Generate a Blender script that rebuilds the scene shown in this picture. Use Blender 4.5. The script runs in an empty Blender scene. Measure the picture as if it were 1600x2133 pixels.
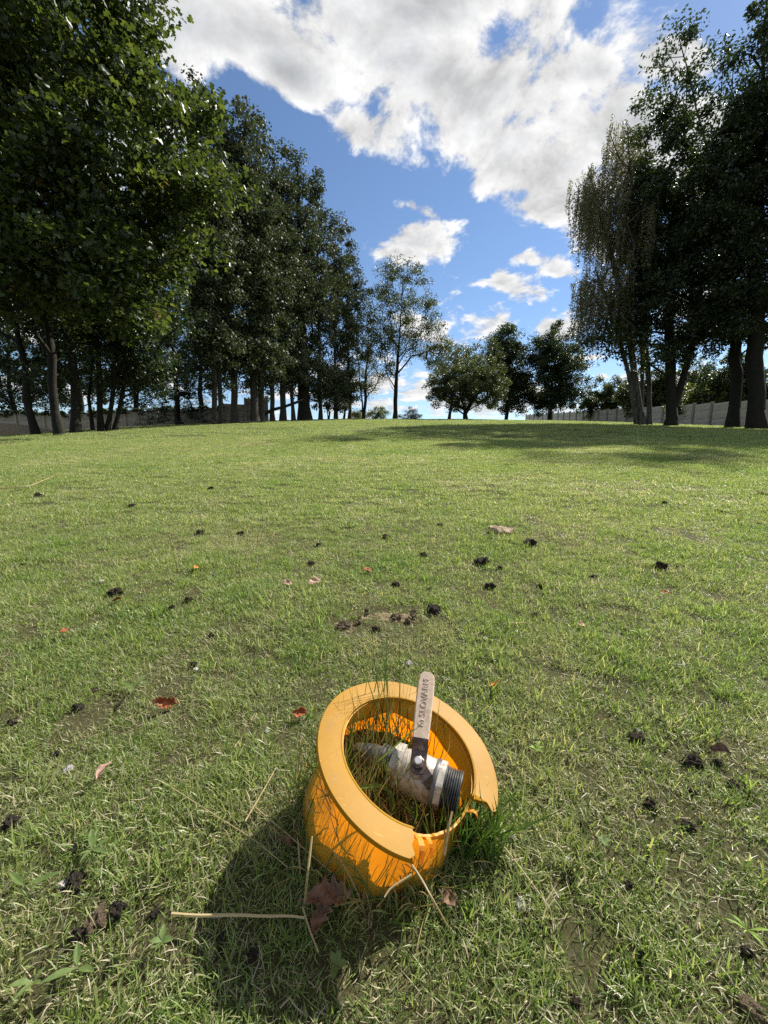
import bpy, bmesh, math, random
import numpy as np
from mathutils import Vector, Matrix

# ------------------------------------------------------------------ camera, sky, sun, exposure
SC = bpy.context.scene
COL = SC.collection
PX = 820.0                       # focal length in photo pixels (1600 px wide)
PITCH = math.radians(8.4)
CAMH = 0.60
cam_data = bpy.data.cameras.new('camera')
cam = bpy.data.objects.new('camera', cam_data)
COL.objects.link(cam)
cam.location = (0, 0, CAMH)
cam.rotation_euler = (math.pi / 2 - PITCH, 0, 0)
cam_data.sensor_fit = 'HORIZONTAL'
cam_data.sensor_width = 36.0
cam_data.lens = 36.0 * PX / 1600.0
cam_data.clip_start = 0.02
cam_data.clip_end = 5000
SC.camera = cam

SUN_AZ = math.radians(49)        # clockwise from the view direction (+Y)
SUN_EL = math.radians(44)
SUN_DIR = Vector((math.sin(SUN_AZ) * math.cos(SUN_EL), math.cos(SUN_AZ) * math.cos(SUN_EL), math.sin(SUN_EL)))
sl = bpy.data.lights.new('sun', 'SUN')
sl.energy = 5.0
sl.angle = math.radians(0.53)
sl.color = (1.0, 0.95, 0.86)
sun = bpy.data.objects.new('sun', sl)
COL.objects.link(sun)
sun.rotation_euler = (-SUN_DIR).to_track_quat('-Z', 'Y').to_euler()
SC.view_settings.view_transform = 'Standard'
SC.view_settings.look = 'None'
SC.view_settings.exposure = 0.95
SC.view_settings.gamma = 1.0
SC.view_settings.use_curve_mapping = False
SC.render.engine = 'CYCLES'
SC.cycles.max_bounces = 6
SC.cycles.diffuse_bounces = 3
SC.cycles.glossy_bounces = 3
SC.cycles.transmission_bounces = 4
SC.cycles.transparent_max_bounces = 4
SC.cycles.use_denoising = False
SC.cycles.caustics_reflective = False
SC.cycles.caustics_refractive = False
SC.cycles.sample_clamp_indirect = 4.0

Fv = np.array([0, math.cos(PITCH), -math.sin(PITCH)])
Uv = np.array([0, math.sin(PITCH), math.cos(PITCH)])
Ov = np.array([0, 0, CAMH])

def ray(px, py):
    return Fv + np.array([1.0, 0, 0]) * ((px - 800) / PX) - Uv * ((py - 1066.5) / PX)

def at(px, py, zc):              # a photo pixel at camera depth zc
    return Ov + ray(px, py) * zc

def aty(px, py, y):              # a photo pixel at world distance y
    d = ray(px, py)
    return Ov + d * (y / d[1])

# ------------------------------------------------------------------ world: Nishita sky with cumulus clouds
def build_world():
    w = bpy.data.worlds.new('World')
    SC.world = w
    w.use_nodes = True
    nt = w.node_tree
    nt.nodes.clear()
    N = lambda t: nt.nodes.new(t)
    L = nt.links.new

    def val(x):
        return x
    def setin(sock, v):
        if hasattr(v, 'is_linked') or hasattr(v, 'links'):
            L(v, sock)
        else:
            sock.default_value = v
    def math_(op, a, b=0.0, c=None, clamp=False):
        n = N('ShaderNodeMath'); n.operation = op; n.use_clamp = clamp
        setin(n.inputs[0], a); setin(n.inputs[1], b)
        if c is not None: setin(n.inputs[2], c)
        return n.outputs[0]
    def vmath(op, a, b=None, out=0):
        n = N('ShaderNodeVectorMath'); n.operation = op
        setin(n.inputs[0], a)
        if b is not None: setin(n.inputs[1], b)
        return n.outputs['Value'] if op in ('DOT_PRODUCT', 'LENGTH') else n.outputs[0]
    def mrange(v, a, b, c, d, smooth=True):
        n = N('ShaderNodeMapRange'); n.interpolation_type = 'SMOOTHSTEP' if smooth else 'LINEAR'
        setin(n.inputs[0], v); n.inputs[1].default_value = a; n.inputs[2].default_value = b
        n.inputs[3].default_value = c; n.inputs[4].default_value = d
        return n.outputs[0]
    def noise(vec, scale, detail, rough, dist=0.0):
        n = N('ShaderNodeTexNoise'); n.noise_dimensions = '3D'
        L(vec, n.inputs['Vector']); n.inputs['Scale'].default_value = scale
        n.inputs['Detail'].default_value = detail; n.inputs['Roughness'].default_value = rough
        n.inputs['Distortion'].default_value = dist
        return n.outputs[0]

    out = N('ShaderNodeOutputWorld')
    sky = N('ShaderNodeTexSky')
    sky.sky_type = 'NISHITA'
    sky.sun_disc = False
    sky.sun_elevation = SUN_EL
    sky.sun_rotation = SUN_AZ
    sky.altitude = 200
    sky.air_density = 1.0
    sky.dust_density = 0.1
    sky.ozone_density = 4.0

    tc = N('ShaderNodeTexCoord')
    d = tc.outputs['Generated']
    sep = N('ShaderNodeSeparateXYZ'); L(d, sep.inputs[0])
    zz = math_('MAXIMUM', sep.outputs[2], 0.0)
    den = math_('ADD', zz, 0.25)
    cx = math_('DIVIDE', sep.outputs[0], den)
    cy = math_('DIVIDE', sep.outputs[1], den)
    comb = N('ShaderNodeCombineXYZ'); L(cx, comb.inputs[0]); L(cy, comb.inputs[1])
    comb.inputs[2].default_value = 0.0
    P = comb.outputs[0]

    def plane(px, py):
        v = ray(px, py); v = v / np.linalg.norm(v)
        return np.array([v[0], v[1]]) / (max(v[2], 0) + 0.25)

    # (px, py, rx, ry, tilt, weight) of the clouds seen over the lawn
    blobs = [
        (500, 60, 280, 140, 0, 1.35), (600, 150, 150, 75, 25, 1.7), (930, 160, 330, 180, 10, 1.6),
        (880, 20, 320, 150, 0, 1.6), (760, 255, 110, 60, 0, 0.9), (1060, 330, 250, 115, 22, 1.5),
        (1160, 420, 130, 60, 10, 1.1), (1400, 110, 170, 130, 0, 1.9), (1330, 250, 220, 130, 0, 1.8),
        (1250, 150, 120, 70, 0, 1.5), (1480, 330, 160, 190, 0, 1.2),
        (855, 508, 115, 52, 8, 1.15), (1045, 590, 86, 36, 10, 1.1), (985, 662, 84, 46, 0, 1.15),
        (1085, 535, 62, 28, 10, 0.85), (1160, 566, 60, 18, 5, 0.95), (850, 428, 66, 22, 12, 0.8),
        (1245, 480, 90, 50, 20, 1.0), (1160, 690, 50, 26, 0, 0.9), (905, 690, 60, 40, 0, 0.9),
        (1215, 745, 60, 10, 0, 0.8), (820, 800, 330, 34, 0, 0.75), (1000, 842, 420, 26, 0, 0.9),
        (1440, 620, 140, 80, 0, 1.0), (250, 300, 180, 120, 0, 0.8), (120, 620, 220, 90, 0, 0.9),
        (60, 800, 260, 40, 0, 0.8), (1450, 800, 200, 40, 0, 0.8),
    ]
    field = None
    for (bx, by, rx, ry, tilt, wgt) in blobs:
        c = plane(bx, by)
        ct, st = math.cos(math.radians(tilt)), math.sin(math.radians(tilt))
        u = (plane(bx + rx * ct, by + rx * st) - plane(bx - rx * ct, by - rx * st)) / 2
        v = (plane(bx - ry * st, by + ry * ct) - plane(bx + ry * st, by - ry * ct)) / 2
        A = np.linalg.inv(np.array([u, v]).T)
        q = vmath('SUBTRACT', P, (float(c[0]), float(c[1]), 0.0))
        a = vmath('DOT_PRODUCT', q, (float(A[0, 0]), float(A[0, 1]), 0.0))
        b = vmath('DOT_PRODUCT', q, (float(A[1, 0]), float(A[1, 1]), 0.0))
        cb = N('ShaderNodeCombineXYZ'); L(a, cb.inputs[0]); L(b, cb.inputs[1])
        ln = vmath('LENGTH', cb.outputs[0])
        f = math_('MULTIPLY_ADD', ln, -wgt, wgt)        # w * (1 - r)
        field = f if field is None else math_('MAXIMUM', field, f)
    field = math_('MAXIMUM', field, -0.9)
    # outside the view: the same kind of broken cumulus, laid out by low-frequency noise
    gen = noise(P, 0.9, 2.0, 0.5)
    gen = math_('MULTIPLY_ADD', gen, 5.0, -2.35)
    ax = math_('DIVIDE', sep.outputs[0], math_('MAXIMUM', sep.outputs[1], 0.05))
    inx = mrange(math_('ABSOLUTE', ax), 0.95, 1.35, 1.0, 0.0)
    inz = mrange(math_('DIVIDE', sep.outputs[2], math_('MAXIMUM', sep.outputs[1], 0.05)), 0.95, 1.3, 1.0, 0.0)
    fwd = mrange(sep.outputs[1], 0.0, 0.2, 0.0, 1.0)
    inside = math_('MULTIPLY', math_('MULTIPLY', inx, inz), fwd)
    field = math_('ADD', math_('MULTIPLY', field, inside), math_('MULTIPLY', gen, math_('SUBTRACT', 1.0, inside)))

    n1 = noise(P, 4.6, 12.0, 0.63, 0.25)
    sh = vmath('ADD', P, (float(SUN_DIR.x) * 0.055, float(SUN_DIR.y) * 0.055, 0.02))
    n2 = noise(sh, 4.6, 7.0, 0.63, 0.25)
    n3 = noise(P, 1.9, 4.0, 0.5)
    dens = math_('ADD', field, math_('MULTIPLY_ADD', n1, 5.6, -2.92))
    dens = math_('ADD', dens, math_('MULTIPLY_ADD', n3, 0.8, -0.4))
    alpha = mrange(dens, -0.16, 0.50, 0.0, 1.0)
    hz = mrange(sep.outputs[2], 0.0, 0.14, 0.0, 1.0)
    alpha = math_('MULTIPLY', alpha, hz)
    thick = mrange(dens, 0.25, 1.9, 0.0, 1.0)
    relief = math_('MULTIPLY_ADD', math_('SUBTRACT', n1, n2), 3.4, 0.5, clamp=True)
    lum = math_('MULTIPLY', math_('MULTIPLY_ADD', relief, 0.70, 0.66), math_('MULTIPLY_ADD', thick, -0.40, 1.05))

    cr = N('ShaderNodeMix'); cr.data_type = 'RGBA'
    L(thick, cr.inputs['Factor'])
    cr.inputs['A'].default_value = (1.0, 0.995, 0.985, 1)
    cr.inputs['B'].default_value = (0.93, 0.96, 1.0, 1)
    ccol = N('ShaderNodeVectorMath'); ccol.operation = 'SCALE'
    L(cr.outputs['Result'], ccol.inputs[0]); L(math_('MULTIPLY', lum, CLOUD_LUM), ccol.inputs['Scale'])

    bg1 = N('ShaderNodeBackground'); L(sky.outputs[0], bg1.inputs[0]); bg1.inputs[1].default_value = SKY_STRENGTH
    bg2 = N('ShaderNodeBackground'); L(ccol.outputs[0], bg2.inputs[0]); bg2.inputs[1].default_value = 1.0
    mx = N('ShaderNodeMixShader')
    L(alpha, mx.inputs[0]); L(bg1.outputs[0], mx.inputs[1]); L(bg2.outputs[0], mx.inputs[2])
    L(mx.outputs[0], out.inputs[0])

SKY_STRENGTH = 0.075
CLOUD_LUM = 0.44
build_world()

# ------------------------------------------------------------------ helpers
def tag(o, label=None, cat=None, group=None, kind=None):
    if label: o['label'] = label
    if cat: o['category'] = cat
    if group: o['group'] = group
    if kind: o['kind'] = kind
    return o

def link(o, parent=None):
    COL.objects.link(o)
    if parent is not None:
        o.parent = parent
    return o

def empty(name, loc=(0, 0, 0), rot=None):
    o = bpy.data.objects.new(name, None)
    o.location = loc
    if rot is not None: o.rotation_euler = rot
    o.empty_display_size = 0.05
    return link(o)

def obj(name, verts, faces, mat, parent=None, smooth=False, sharp=38):
    me = bpy.data.meshes.new(name)
    me.from_pydata([tuple(map(float, v)) for v in verts], [], [tuple(int(i) for i in f) for f in faces])
    me.materials.append(mat)
    if smooth:
        me.polygons.foreach_set('use_smooth', [True] * len(me.polygons))
        me.update()
        me.set_sharp_from_angle(angle=math.radians(sharp))
    me.update()
    return link(bpy.data.objects.new(name, me), parent)

def obj_np(name, V, F, mat, parent=None, smooth=False, attrs=None, linkit=True):
    """V (n,3), F (m,k) with k 3 or 4; attrs: {name: per-face float array}"""
    me = bpy.data.meshes.new(name)
    V = np.ascontiguousarray(V, dtype=np.float32); F = np.ascontiguousarray(F, dtype=np.int32)
    m, k = F.shape
    me.vertices.add(len(V)); me.vertices.foreach_set('co', V.ravel())
    me.loops.add(m * k); me.loops.foreach_set('vertex_index', F.ravel())
    me.polygons.add(m)
    me.polygons.foreach_set('loop_start', np.arange(0, m * k, k, dtype=np.int32))
    if smooth:
        me.polygons.foreach_set('use_smooth', np.ones(m, dtype=bool))
    for an, av in (attrs or {}).items():
        a = me.attributes.new(an, 'FLOAT', 'FACE')
        a.data.foreach_set('value', np.ascontiguousarray(av, dtype=np.float32))
    me.materials.append(mat)
    me.update(calc_edges=True)
    o = bpy.data.objects.new(name, me)
    if linkit: link(o, parent)
    return o

def bm_obj(name, bm, mat, parent=None, smooth=False):
    me = bpy.data.meshes.new(name)
    bmesh.ops.recalc_face_normals(bm, faces=bm.faces)
    bm.to_mesh(me); bm.free()
    me.materials.append(mat)
    if smooth:
        me.polygons.foreach_set('use_smooth', [True] * len(me.polygons))
    return link(bpy.data.objects.new(name, me), parent)

def smoothstep(a, b, x):
    t = np.clip((x - a) / (b - a), 0, 1)
    return t * t * (3 - 2 * t)

# smooth value noise (numpy) for layout
_rs = np.random.RandomState(5)
_lat = _rs.rand(256, 256)
def vnoise(x, y, s=1.0):
    x = np.asarray(x) * s + 1000.0; y = np.asarray(y) * s + 1000.0
    xi = np.floor(x).astype(int); yi = np.floor(y).astype(int)
    fx = x - xi; fy = y - yi
    fx = fx * fx * (3 - 2 * fx); fy = fy * fy * (3 - 2 * fy)
    g = lambda a, b: _lat[a % 256, b % 256]
    return (g(xi, yi) * (1 - fx) + g(xi + 1, yi) * fx) * (1 - fy) + (g(xi, yi + 1) * (1 - fx) + g(xi + 1, yi + 1) * fx) * fy

def fnoise(x, y, s=1.0):
    return (vnoise(x, y, s) + 0.5 * vnoise(x, y, 2.1 * s) + 0.25 * vnoise(x, y, 4.3 * s)) / 1.75

# ------------------------------------------------------------------ materials
class NT:
    def __init__(self, name):
        self.m = bpy.data.materials.new(name); self.m.use_nodes = True
        self.t = self.m.node_tree; self.t.nodes.clear()
        self.out = self.n('ShaderNodeOutputMaterial')
    def n(self, t, **kw):
        nd = self.t.nodes.new(t)
        for k, v in kw.items(): setattr(nd, k, v)
        return nd
    def l(self, a, b): self.t.links.new(a, b)
    def set(self, sock, v):
        if hasattr(v, 'links'): self.l(v, sock)
        else: sock.default_value = v
    def coord(self, which='Object'):
        return self.n('ShaderNodeTexCoord').outputs[which]
    def pos(self):
        return self.n('ShaderNodeNewGeometry').outputs['Position']
    def noise(self, vec, scale, detail=4.0, rough=0.55, dist=0.0, out=0):
        nd = self.n('ShaderNodeTexNoise')
        if vec is not None: self.l(vec, nd.inputs['Vector'])
        nd.inputs['Scale'].default_value = scale; nd.inputs['Detail'].default_value = detail
        nd.inputs['Roughness'].default_value = rough; nd.inputs['Distortion'].default_value = dist
        return nd.outputs[out]
    def ramp(self, fac, stops):
        nd = self.n('ShaderNodeValToRGB'); cr = nd.color_ramp
        while len(cr.elements) < len(stops): cr.elements.new(0.5)
        for e, (p, c) in zip(cr.elements, stops):
            e.position = p; e.color = (*c, 1) if len(c) == 3 else c
        self.l(fac, nd.inputs[0])
        return nd.outputs[0]
    def mix(self, fac, a, b, blend='MIX'):
        nd = self.n('ShaderNodeMix', data_type='RGBA', blend_type=blend)
        self.set(nd.inputs[0], fac)
        for s, v in ((nd.inputs[6], a), (nd.inputs[7], b)):
            if hasattr(v, 'links'): self.l(v, s)
            else: s.default_value = (*v, 1) if len(v) == 3 else v
        return nd.outputs[2]
    def math(self, op, a, b=0.0, clamp=False):
        nd = self.n('ShaderNodeMath', operation=op, use_clamp=clamp)
        self.set(nd.inputs[0], a); self.set(nd.inputs[1], b)
        return nd.outputs[0]
    def attr(self, name):
        return self.n('ShaderNodeAttribute', attribute_name=name).outputs['Fac']
    def bump(self, h, strength=0.3, dist=0.01):
        nd = self.n('ShaderNodeBump'); self.l(h, nd.inputs['Height'])
        nd.inputs['Strength'].default_value = strength; nd.inputs['Distance'].default_value = dist
        return nd.outputs[0]
    def principled(self, color, rough=0.6, spec=0.5, metal=0.0, normal=None):
        nd = self.n('ShaderNodeBsdfPrincipled')
        self.set(nd.inputs['Base Color'], color if hasattr(color, 'links') else (*color, 1))
        self.set(nd.inputs['Roughness'], rough); nd.inputs['Specular IOR Level'].default_value = spec
        nd.inputs['Metallic'].default_value = metal
        if normal is not None: self.l(normal, nd.inputs['Normal'])
        return nd.outputs[0]
    def translucent(self, color):
        nd = self.n('ShaderNodeBsdfTranslucent')
        self.set(nd.inputs[0], color if hasattr(color, 'links') else (*color, 1))
        return nd.outputs[0]
    def mixsh(self, fac, a, b):
        nd = self.n('ShaderNodeMixShader'); self.set(nd.inputs[0], fac)
        self.l(a, nd.inputs[1]); self.l(b, nd.inputs[2])
        return nd.outputs[0]
    def done(self, sh):
        self.l(sh, self.out.inputs[0]); return self.m

def leaf_mat(name, stops, tstops, trans=0.35, rough=0.42, spec=0.5):
    t = NT(name)
    a = t.attr('tint')
    c = t.ramp(a, stops); ct = t.ramp(a, tstops)
    return t.done(t.mixsh(trans, t.principled(c, rough, spec), t.translucent(ct)))

M = {}
M['oak_leaf'] = leaf_mat('oak_leaf',
    [(0.0, (0.020, 0.034, 0.010)), (0.5, (0.034, 0.054, 0.014)), (0.93, (0.056, 0.080, 0.020)), (0.97, (0.17, 0.10, 0.03)), (1.0, (0.20, 0.09, 0.03))],
    [(0.0, (0.048, 0.078, 0.012)), (0.5, (0.090, 0.132, 0.017)), (0.93, (0.18, 0.225, 0.028)), (1.0, (0.30, 0.15, 0.03))], 0.36, 0.44)
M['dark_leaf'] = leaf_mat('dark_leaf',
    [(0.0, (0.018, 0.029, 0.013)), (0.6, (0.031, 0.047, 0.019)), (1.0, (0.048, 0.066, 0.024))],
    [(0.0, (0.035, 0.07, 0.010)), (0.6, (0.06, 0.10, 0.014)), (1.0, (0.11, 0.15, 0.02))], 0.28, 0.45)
M['poplar_leaf'] = leaf_mat('poplar_leaf',
    [(0.0, (0.040, 0.053, 0.027)), (0.6, (0.064, 0.080, 0.040)), (1.0, (0.10, 0.115, 0.060))],
    [(0.0, (0.05, 0.070, 0.022)), (0.6, (0.075, 0.10, 0.028)), (1.0, (0.12, 0.145, 0.04))], 0.24, 0.58, 0.35)
M['birch_leaf'] = leaf_mat('birch_leaf',
    [(0.0, (0.075, 0.080, 0.036)), (0.6, (0.12, 0.115, 0.050)), (1.0, (0.19, 0.15, 0.06))],
    [(0.0, (0.17, 0.18, 0.06)), (0.6, (0.26, 0.25, 0.08)), (1.0, (0.38, 0.30, 0.09))], 0.34, 0.45)
M['ash_leaf'] = leaf_mat('ash_leaf',
    [(0.0, (0.045, 0.060, 0.022)), (0.6, (0.070, 0.090, 0.032)), (1.0, (0.11, 0.115, 0.045))],
    [(0.0, (0.07, 0.10, 0.015)), (0.6, (0.10, 0.14, 0.02)), (1.0, (0.16, 0.16, 0.03))], 0.30, 0.45)
M['bush_leaf'] = leaf_mat('bush_leaf',
    [(0.0, (0.035, 0.050, 0.014)), (0.6, (0.065, 0.085, 0.022)), (1.0, (0.12, 0.13, 0.035))],
    [(0.0, (0.10, 0.15, 0.02)), (0.6, (0.18, 0.23, 0.03)), (1.0, (0.28, 0.30, 0.05))], 0.34, 0.45)
M['needle'] = leaf_mat('needle',
    [(0.0, (0.010, 0.020, 0.010)), (1.0, (0.030, 0.048, 0.022))],
    [(0.0, (0.02, 0.04, 0.01)), (1.0, (0.05, 0.08, 0.02))], 0.15, 0.5)

def bark_mat(name, c0, c1, scale=7.0):
    t = NT(name)
    p = t.pos()
    mp = t.n('ShaderNodeMapping'); t.l(p, mp.inputs[0]); mp.inputs['Scale'].default_value = (1, 1, 0.22)
    n1 = t.noise(mp.outputs[0], scale * 3, 6, 0.65)
    n2 = t.noise(p, 0.9, 3, 0.5)
    c = t.ramp(n1, [(0.3, c0), (0.7, c1)])
    c = t.mix(t.math('MULTIPLY', n2, 0.5), c, (0.022, 0.024, 0.015))
    return t.done(t.principled(c, 0.9, 0.2, normal=t.bump(n1, 0.8, 0.03)))
M['bark'] = bark_mat('bark', (0.009, 0.008, 0.006), (0.034, 0.029, 0.024))
M['poplar_bark'] = bark_mat('poplar_bark', (0.03, 0.027, 0.023), (0.10, 0.09, 0.075))
M['birch_bark'] = bark_mat('birch_bark', (0.025, 0.022, 0.02), (0.16, 0.15, 0.135), 3.0)

def grass_mat(name, far=False):
    t = NT(name)
    p = t.pos()
    a = t.attr('tint')
    green = t.ramp(a, [(0.0, (0.100, 0.160, 0.030)), (0.35, (0.185, 0.255, 0.052)), (0.70, (0.285, 0.340, 0.095)), (0.82, (0.36, 0.34, 0.15)), (1.0, (0.58, 0.51, 0.32))])
    dry = t.ramp(a, [(0.0, (0.19, 0.23, 0.07)), (0.5, (0.31, 0.30, 0.13)), (1.0, (0.52, 0.44, 0.25))])
    lush = t.ramp(a, [(0.0, (0.085, 0.155, 0.026)), (0.6, (0.165, 0.255, 0.045)), (1.0, (0.28, 0.34, 0.09))])
    n1 = t.noise(p, 1.3 if far else 5.0, 4, 0.6)
    n2 = t.noise(p, 0.35 if far else 1.4, 3, 0.5)
    n3 = t.noise(p, 0.5 if far else 2.3, 3, 0.6, out=1)
    fac = t.math('ADD', t.math('MULTIPLY', n1, 0.55), t.math('MULTIPLY', n2, 0.45))
    fd = t.n('ShaderNodeMapRange'); t.l(fac, fd.inputs[0]); fd.inputs[1].default_value = 0.50; fd.inputs[2].default_value = 0.62
    fd.inputs[3].default_value = 0.0; fd.inputs[4].default_value = 0.28 if far else 0.62
    fl = t.n('ShaderNodeMapRange'); t.l(fac, fl.inputs[0]); fl.inputs[1].default_value = 0.47; fl.inputs[2].default_value = 0.36
    fl.inputs[3].default_value = 0.0; fl.inputs[4].default_value = 0.8
    c = t.mix(fl.outputs[0], t.mix(fd.outputs[0], green, dry), lush)
    c = t.mix(1.0, c, (1.0, 0.99, 1.25), 'MULTIPLY')
    ct = t.mix(1.0, c, (1.58, 1.65, 0.95), 'MULTIPLY')
    return t.done(t.mixsh(0.44, t.principled(c, 0.42, 0.45), t.translucent(ct)))
M['grass'] = grass_mat('grass')
M['grass_far'] = grass_mat('grass_far', True)

def tallgrass_mat(name, stops):
    t = NT(name)
    a = t.attr('tint')
    c = t.ramp(a, stops)
    ct = t.mix(1.0, c, (1.4, 1.5, 0.8), 'MULTIPLY')
    return t.done(t.mixsh(0.3, t.principled(c, 0.45, 0.4), t.translucent(ct)))
M['tall_grass'] = tallgrass_mat('tall_grass', [(0.0, (0.045, 0.09, 0.018)), (0.45, (0.09, 0.15, 0.03)), (0.62, (0.14, 0.18, 0.045)), (0.68, (0.20, 0.145, 0.065)), (1.0, (0.40, 0.30, 0.15))])
M['dry_grass'] = tallgrass_mat('dry_grass', [(0.0, (0.22, 0.16, 0.075)), (1.0, (0.50, 0.40, 0.22))])

def soil_mat():
    t = NT('soil')
    p = t.pos()
    n1 = t.noise(p, 60, 6, 0.7); n2 = t.noise(p, 6, 4, 0.6)
    c = t.ramp(n1, [(0.25, (0.07, 0.05, 0.032)), (0.55, (0.19, 0.145, 0.095)), (0.8, (0.34, 0.27, 0.18))])
    c = t.mix(t.math('MULTIPLY', n2, 0.6), c, (0.30, 0.25, 0.14))
    return t.done(t.principled(c, 0.95, 0.1, normal=t.bump(n1, 0.9, 0.01)))
M['soil'] = soil_mat()

def lawn_mat():
    t = NT('lawn')
    p = t.pos()
    n1 = t.noise(p, 170, 6, 0.75); n2 = t.noise(p, 4.5, 4, 0.6); n4 = t.noise(p, 240, 3, 0.6)
    c = t.ramp(n1, [(0.25, (0.025, 0.020, 0.012)), (0.5, (0.075, 0.060, 0.034)), (0.75, (0.20, 0.165, 0.10))])  # soil colour darkened to stand in for shade among dense blades
    g = t.ramp(n4, [(0.3, (0.03, 0.045, 0.012)), (0.7, (0.12, 0.14, 0.045))])
    sepx = t.n('ShaderNodeSeparateXYZ'); t.l(p, sepx.inputs[0])
    far = t.n('ShaderNodeMapRange'); t.l(sepx.outputs[1], far.inputs[0])
    far.inputs[1].default_value = 1.0; far.inputs[2].default_value = 6.0; far.inputs[3].default_value = 0.35; far.inputs[4].default_value = 0.95
    c = t.mix(t.math('MULTIPLY', far.outputs[0], t.math('ADD', n2, 0.45), clamp=True), c, g)
    return t.done(t.principled(c, 0.95, 0.1, normal=t.bump(n1, 0.8, 0.012)))
M['lawn'] = lawn_mat()

def simple_mat(name, c0, c1, scale=20, rough=0.8, spec=0.3, bump=0.3, bd=0.004, metal=0.0, coord='Object', dirt=None):
    t = NT(name)
    p = t.coord(coord)
    n1 = t.noise(p, scale, 6, 0.62)
    c = t.ramp(n1, [(0.3, c0), (0.7, c1)])
    if dirt is not None:
        nd = t.noise(p, scale * 1.3, 7, 0.7, 0.5)
        fd = t.n('ShaderNodeMapRange'); t.l(nd, fd.inputs[0]); fd.inputs[1].default_value = 0.48; fd.inputs[2].default_value = 0.66
        fd.inputs[3].default_value = 0.0; fd.inputs[4].default_value = 0.85
        c = t.mix(fd.outputs[0], c, dirt)
    return t.done(t.principled(c, rough, spec, metal, normal=t.bump(n1, bump, bd)))
M['clod'] = simple_mat('clod', (0.022, 0.016, 0.012), (0.110, 0.082, 0.060), 9, 0.95, 0.1, 0.9, 0.05)
M['clod_dark'] = simple_mat('clod_dark', (0.020, 0.016, 0.014), (0.105, 0.085, 0.068), 9, 0.95, 0.1, 0.9, 0.05)
M['dark_earth'] = simple_mat('dark_earth', (0.012, 0.009, 0.007), (0.05, 0.038, 0.028), 120, 0.95, 0.1, 0.9, 0.004)
M['clod_tan'] = simple_mat('clod_tan', (0.09, 0.065, 0.042), (0.32, 0.24, 0.16), 9, 0.95, 0.1, 0.9, 0.05)
M['pebble'] = simple_mat('pebble', (0.16, 0.15, 0.15), (0.36, 0.34, 0.33), 70, 0.8, 0.3, 0.4, 0.002)
M['pale'] = simple_mat('pale', (0.26, 0.24, 0.20), (0.50, 0.47, 0.42), 60, 0.8, 0.3, 0.4, 0.002)
M['sand'] = simple_mat('sand', (0.10, 0.072, 0.045), (0.27, 0.20, 0.13), 55, 0.95, 0.1, 0.9, 0.006, 0.0, 'Object')
M['bark_chip'] = simple_mat('bark_chip', (0.10, 0.07, 0.045), (0.42, 0.33, 0.22), 50, 0.9, 0.2, 0.9, 0.004)

def deadleaf_mat(name, c0, c1):
    t = NT(name)
    n1 = t.noise(t.coord(), 60, 5, 0.6)
    c = t.ramp(n1, [(0.3, c0), (0.7, c1)])
    return t.done(t.mixsh(0.25, t.principled(c, 0.6, 0.3, normal=t.bump(n1, 0.3, 0.002)), t.translucent(c)))
M['rust_leaf'] = deadleaf_mat('rust_leaf', (0.18, 0.045, 0.015), (0.40, 0.13, 0.045))
M['orange_leaf'] = deadleaf_mat('orange_leaf', (0.45, 0.14, 0.02), (0.65, 0.27, 0.06))
M['brown_leaf'] = deadleaf_mat('brown_leaf', (0.12, 0.068, 0.045), (0.26, 0.16, 0.105))
M['pale_leaf'] = deadleaf_mat('pale_leaf', (0.36, 0.20, 0.13), (0.58, 0.42, 0.30))
M['weed_leaf'] = deadleaf_mat('weed_leaf', (0.075, 0.125, 0.030), (0.15, 0.20, 0.060))
M['weed_lime'] = deadleaf_mat('weed_lime', (0.14, 0.25, 0.03), (0.25, 0.36, 0.06))

def plastic_mat(name, trans, c0, c1, spec=0.4):
    t = NT(name)
    p = t.coord()
    n1 = t.noise(p, 14, 5, 0.6); n2 = t.noise(p, 130, 4, 0.7); n3 = t.noise(p, 38, 6, 0.65, 0.4)
    c = t.ramp(n1, [(0.3, c0), (0.7, c1)])
    fd = t.n('ShaderNodeMapRange'); t.l(n3, fd.inputs[0]); fd.inputs[1].default_value = 0.56; fd.inputs[2].default_value = 0.75
    fd.inputs[3].default_value = 0.0; fd.inputs[4].default_value = 0.45
    c = t.mix(fd.outputs[0], c, (0.34, 0.20, 0.035))
    sc = t.n('ShaderNodeMapRange'); t.l(n2, sc.inputs[0]); sc.inputs[1].default_value = 0.66; sc.inputs[2].default_value = 0.72
    sc.inputs[3].default_value = 0.0; sc.inputs[4].default_value = 0.35
    c = t.mix(sc.outputs[0], c, (0.50, 0.34, 0.10))
    nd = t.noise(p, 22, 7, 0.7, 0.6)
    dm = t.n('ShaderNodeMapRange'); t.l(nd, dm.inputs[0]); dm.inputs[1].default_value = 0.56; dm.inputs[2].default_value = 0.72
    dm.inputs[3].default_value = 0.0; dm.inputs[4].default_value = 0.55
    c = t.mix(dm.outputs[0], c, (0.24, 0.15, 0.05))
    mp = t.n('ShaderNodeMapping'); t.l(p, mp.inputs[0]); mp.inputs['Scale'].default_value = (30, 400, 120); mp.inputs['Rotation'].default_value = (0.3, 0.2, 0.7)
    ns = t.noise(mp.outputs[0], 1.0, 3, 0.6)
    ss = t.n('ShaderNodeMapRange'); t.l(ns, ss.inputs[0]); ss.inputs[1].default_value = 0.66; ss.inputs[2].default_value = 0.72
    ss.inputs[3].default_value = 0.0; ss.inputs[4].default_value = 0.35
    c = t.mix(ss.outputs[0], c, (0.58, 0.42, 0.18))
    tr = (1.0, 0.29, 0.004)
    b = t.bump(n2, 0.10, 0.001)
    return t.done(t.mixsh(trans, t.principled(c, 0.46, spec, normal=b), t.translucent(tr)))
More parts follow.
